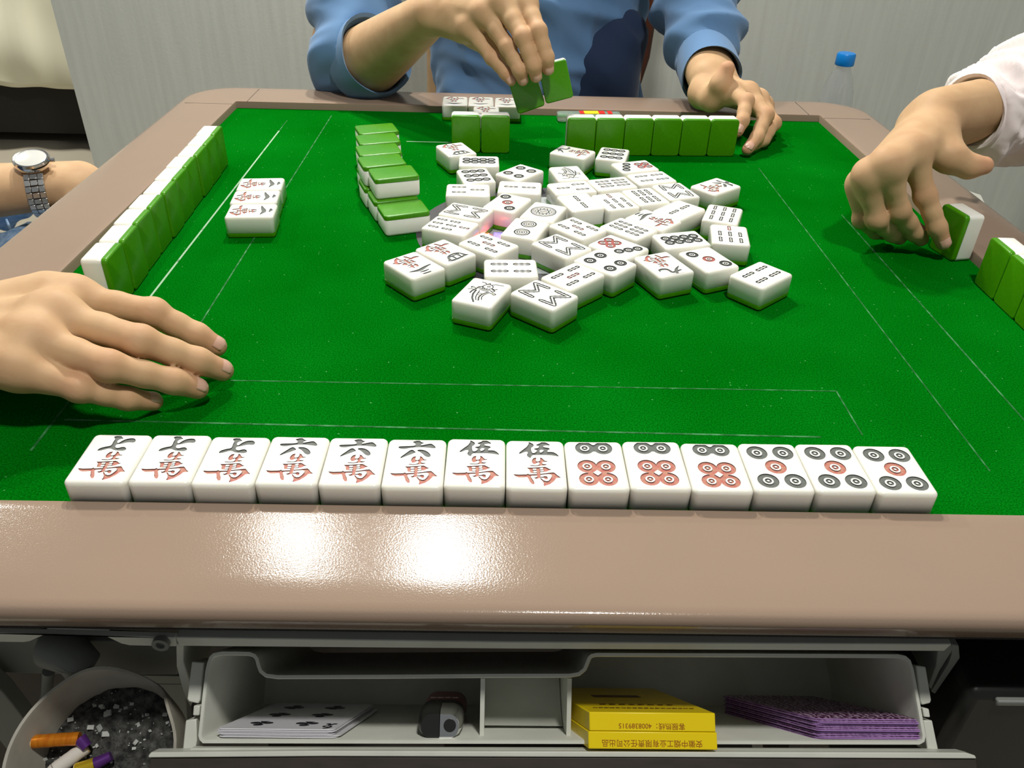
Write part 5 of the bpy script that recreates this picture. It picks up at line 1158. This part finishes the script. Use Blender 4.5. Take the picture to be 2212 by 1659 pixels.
V, Q = f.mesh(); V = relax(V, Q, 2); V = folds(V, Q, .008, 40, (.7, .2, .6), (.2, .9, .1), 8); pkid(np_mesh('trousers', V, Q, M['navy']), pf)

# ---- right player: hand coming down on a tile
pr_ = empty('person', 'person at the right in a pale pink sleeve, fingers down beside a standing tile', 'person', (.93, .22, -.75))
bpy.context.view_layer.update()
HD = dict(side=-1, wrist=tuple(at(2008, 262, y=.048)), elbow=tuple(at(2330, 195, y=.165)), fr=(.0245, .029), k=1.0,
    index=A3_((.3263, -.0183, .0930), (.3442, -.0322, .0560), (.3579, -.0431, .0310), (.3672, -.0450, .0170)),
    middle=A3_((.2975, -.0380, .0860), (.3200, -.0396, .0450), (.3440, -.0330, .0220), (.3550, -.0280, .0130)),
    ring=A3_((.2865, -.0330, .0740), (.3025, -.0397, .0360), (.3269, -.0283, .0180), (.3380, -.0220, .0110)),
    pinky=A3_((.2890, -.0180, .0600), (.2960, -.0255, .0300), (.3171, -.0149, .0140), (.3280, -.0097, .0095)),
    thumb=A3_((.3620, .0180, .0960), (.3665, -.0120, .0850), (.3830, -.0165, .0790), (.3960, -.0170, .0800)))
pa = hand_field(HD)
Ed = np.array(HD['elbow'])
f = Field((.52, -.12, -.30), (1.16, .56, .62), .010)
f.add([(Ed - .02 * dirv(HD['wrist'], Ed), np.array((.74, .20, .17)), .032, .038), (np.array((.74, .20, .17)), np.array((.88, .32, .33)), .040, .05), (np.array((.93, .10, .36)), np.array((.93, .34, .36)), .055, .055), (np.array((.96, .16, -.25)), np.array((.94, .16, .32)), .09, .085), (np.array((.96, .26, -.25)), np.array((.94, .26, .32)), .09, .085), (np.array((.93, .21, .38)), np.array((.91, .21, .52)), .055, .052)], .03)
V, Q = f.mesh(); V = relax(V, Q, 3); hd, hrest = head_parts((.885, .21, .635), radians(-95)); hrest(pr_); body = join([pa[:3], (V, Q), hd]); pkid(np_mesh('body', body[0], body[1], M['skin'], None, body[2]), pr_)
pkid(nail((HD['index'][2], HD['index'][3]), Vector((-.2, -1, .5)), .0070, None, .0100, .0054), pr_)
c3 = np.array(at(2118, 305, y=.080)); wr = np.array(HD['wrist'])
dd = dirv(wr, Ed)
c3 = wr + dd * .062
f = Field(np.minimum(c3 - .08, (.40, -.02, .02)), (.80, .40, .36), .0030)
far_ = np.array((.72, .205, .175))
f.add([(c3 - dd * .006, c3 + dd * .03 - np.array((0, 0, .003)), .036, .043), (c3 + dd * .03 - np.array((0, 0, .004)), c3 + dd * .10, .045, .056), (c3 + dd * .10, far_, .057, .070), (far_, np.array((.79, .26, .25)), .07, .075)], .014)
halfspace(f, c3, -dd, .08)
f.cut([(c3 - dd * .02, c3 + dd * .025, .0300, .0300)], .004)
V, Q = f.mesh(); V = relax(V, Q, 2, .4); u_ = (V - c3) @ dd; mk = np.clip((u_ - .004) / .010, .08, 1)
V = folds(V, Q, .0150, 78, tuple(dd * .95 + np.array((0, 0, .35))), (.1, .5, .9), 21, mk)
pkid(np_mesh('sleeve', V, Q, M['pink']), pr_)
cuff(c3 + dd * .003, -dd, .0325, .010, .0030, pr_, M['pink'])
f = Field((.76, -.06, -.30), (1.22, .56, .54), .011)
f.add([(np.array((.97, .14, -.27)), np.array((.95, .14, .33)), .13, .12), (np.array((.97, .28, -.27)), np.array((.95, .28, .33)), .13, .12), (np.array((.93, .07, .37)), np.array((.93, .36, .37)), .08, .08), (np.array((.93, .36, .36)), np.array((.80, .27, .25)), .075, .075)], .05)
V, Q = f.mesh(); V = relax(V, Q, 2); V = folds(V, Q, .010, 30, (.2, .9, .3), (0, .3, .9), 6); pkid(np_mesh('shirt', V, Q, M['pink']), pr_)
f = Field((.50, -.02, -.80), (1.22, .46, -.12), .011)
for y_ in (.14, .29): f.add([(np.array((.97, y_, -.22)), np.array((.64, y_, -.22)), .095, .070), (np.array((.64, y_, -.22)), np.array((.68, y_, -.68)), .068, .05)], .03)
V, Q = f.mesh(); V = relax(V, Q, 2); pkid(np_mesh('trousers', V, Q, M['navy']), pr_)

# ------------------------------------------------------------------ room furniture
# chair of the far player: curved dark wood back post and rail seen beside the shirt
ch = empty('chair', 'dark brown wooden chair with curved back behind the far player', 'chair', (.04, .97, -.75))
bpy.context.view_layer.update()
def wpost(px0, py0, px1, py1, y0, y1, r): a = at(px0, py0, y=y0); b = at(px1, py1, y=y1); return a, b
for sx in (1, -1):
    q = MB(); xs = .04 + sx * .19
    path = [Vector((xs - sx * .075, .95, -.75)), Vector((xs - sx * .060, .97, -.42)), Vector((xs - sx * .045, .99, -.25)), Vector((xs - sx * .005, 1.02, -.05)), Vector((xs + sx * .010, 1.06, .10)), Vector((xs + sx * .005, 1.10, .30)), Vector((xs - sx * .01, 1.13, .42))]
    L = []
    for k, p_ in enumerate(path):
        w2 = (.018, .020, .024, .036, .036, .030, .022)[k]; L.append([p_ + Vector((a * w2, b * .014, 0)) for a, b in ((-1, -1), (1, -1), (1, 1), (-1, 1))])
    q.loops(L, True, True); o = q.build('back_post', M['wood'], None, smooth=False, bevel=.006, seg=3); pkid(o, ch)
q = MB(); q.box((-.16, 1.105, .30), (.24, 1.145, .42)); pkid(q.build('back_rail', M['wood'], None, bevel=.012, seg=3), ch)
q = MB(); q.box((-.17, .68, -.405), (.25, 1.05, -.375)); pkid(q.build('seat', M['wood'], None, bevel=.01, seg=3), ch)
for x in (-.14, .22):
    q = MB(); q.box((x - .018, .64, -.75), (x + .018, .676, -.335)); pkid(q.build('leg', M['wood'], None, bevel=.004), ch)
# bottle on a low stool behind the far right corner
st_ = empty('stool', 'low round stool behind the far right corner, under the water bottle', 'stool', (.60, .86, -.75))
bpy.context.view_layer.update()
q = MB(); q.lathe([(.14, 0), (.15, .006), (.15, .022), (.14, .028)], 40, M=Matrix.Translation((.60, .86, -.268))); pkid(q.build('seat', M['wood'], None, smooth=True), st_)
for k in range(4):
    a = pi / 4 + k * pi / 2; q = MB(); q.tube([(.60 + .10 * cos(a), .86 + .10 * sin(a), -.262), (.60 + .13 * cos(a), .86 + .13 * sin(a), -.75)], .012, 12); pkid(q.build('leg', M['wood'], None, smooth=True), st_)
BX, BY, BZ = .592, .84, -.240
bo = empty('water_bottle', 'clear plastic water bottle with a bright blue cap beyond the far right corner', 'bottle', (BX, BY, BZ))
prof = [(.0, .0), (.026, .0), (.030, .004), (.031, .012)]
for k in range(10): z = .02 + k * .0125; prof += [(.031, z), (.0295, z + .006)]
prof += [(.031, .148), (.0305, .160), (.028, .178), (.022, .198), (.0155, .212), (.0128, .218), (.0128, .236)]
inn = [(max(r - .0008, .0001), z + (.0008 if i < 3 else 0)) for i, (r, z) in enumerate(prof)][::-1]
q = MB(); q.lathe(prof + inn, 40, cap0=False, cap1=False); q.build('bottle_body', M['pet'], bo, smooth=True)
q = MB(); L = []
n = 48
for z, r in ((.2215, .0160), (.2225, .0166), (.2400, .0164), (.2425, .0150), (.243, .001)): L.append([Vector(((r + .0004 * (k % 2) * (z < .241)) * cos(2 * pi * k / n), (r + .0004 * (k % 2) * (z < .241)) * sin(2 * pi * k / n), z)) for k in range(n)])
q.loops(L, True, True); q.build('bottle_cap', M['cap'], bo, smooth=True)
# bed with a cream sheet, far left
bd = empty('bed', 'bed with a rumpled cream sheet hanging over its dark base, far left', 'bed', (-2.2, 3.0, -.75))
bpy.context.view_layer.update()
q = MB(); q.box((-3.2, 2.50, -.70), (-1.30, 3.9, -.42)); pkid(q.build('bed_base', M['bedbase']), bd)
V = []; F = []; nx_, ny_ = 90, 40
for i in range(nx_ + 1):
    x = -3.3 + 2.2 * i / nx_
    for j in range(ny_ + 1):
        s = j / ny_
        if s < .5: y, z = 3.9 - (3.9 - 2.45) * s * 2, -.10
        else: t_ = (s - .5) * 2; y, z = 2.45 - .04 * t_ - .02 * sin(t_ * 3), -.10 - .40 * t_ - .05 * max(0, sin(x * 5.0 + 1.0)) * t_
        a_ = .5 * sin(x * 23 + 2 * sin(x * 7)) + .3 * sin(x * 41 + y * 9) + .4 * sin(x * 9 - y * 13 + z * 20)
        V.append((x, y - .022 * a_ * (s > .45), z + .012 * a_ * (s <= .5)))
for i in range(nx_):
    for j in range(ny_): F.append((i * (ny_ + 1) + j, (i + 1) * (ny_ + 1) + j, (i + 1) * (ny_ + 1) + j + 1, i * (ny_ + 1) + j + 1))
o = mesh_obj('sheet', V, F, M['sheet'], None, smooth=True); sd = o.modifiers.new('s', 'SOLIDIFY'); sd.thickness = .006; pkid(o, bd)
# clear strip with a printed label lying behind the far row
sp = empty('plastic_strip', 'clear plastic strip with red and yellow print lying behind the far standing row', 'plastic strip', (0, 0, 0))
a, b = Vector((.036, .3740, 0)), Vector((.122, .3790, 0)); d = (b - a).normalized(); nn = Vector((-d.y, d.x, 0))
TS = Matrix(((d.x, nn.x, 0, a.x), (d.y, nn.y, 0, a.y), (0, 0, 1, 0), (0, 0, 0, 1)))
q = MB(); q.box((0, -.009, 0.0003), (.086, .009, .011), M=TS); q.build('strip_body', M['water'], sp, bevel=.003, seg=3)
q = MB(); q.box((.030, -.007, .0111), (.036, .007, .0114), M=TS); q.box((.056, -.007, .0111), (.064, .007, .0114), M=TS); q.box((.068, -.007, .0111), (.074, .007, .0114), M=TS); q.build('red_label', M['redprint'], sp)
q = MB(); q.box((.0362, -.007, .0111), (.0558, .007, .0114), M=TS); q.build('yellow_label', M['yelprint'], sp)
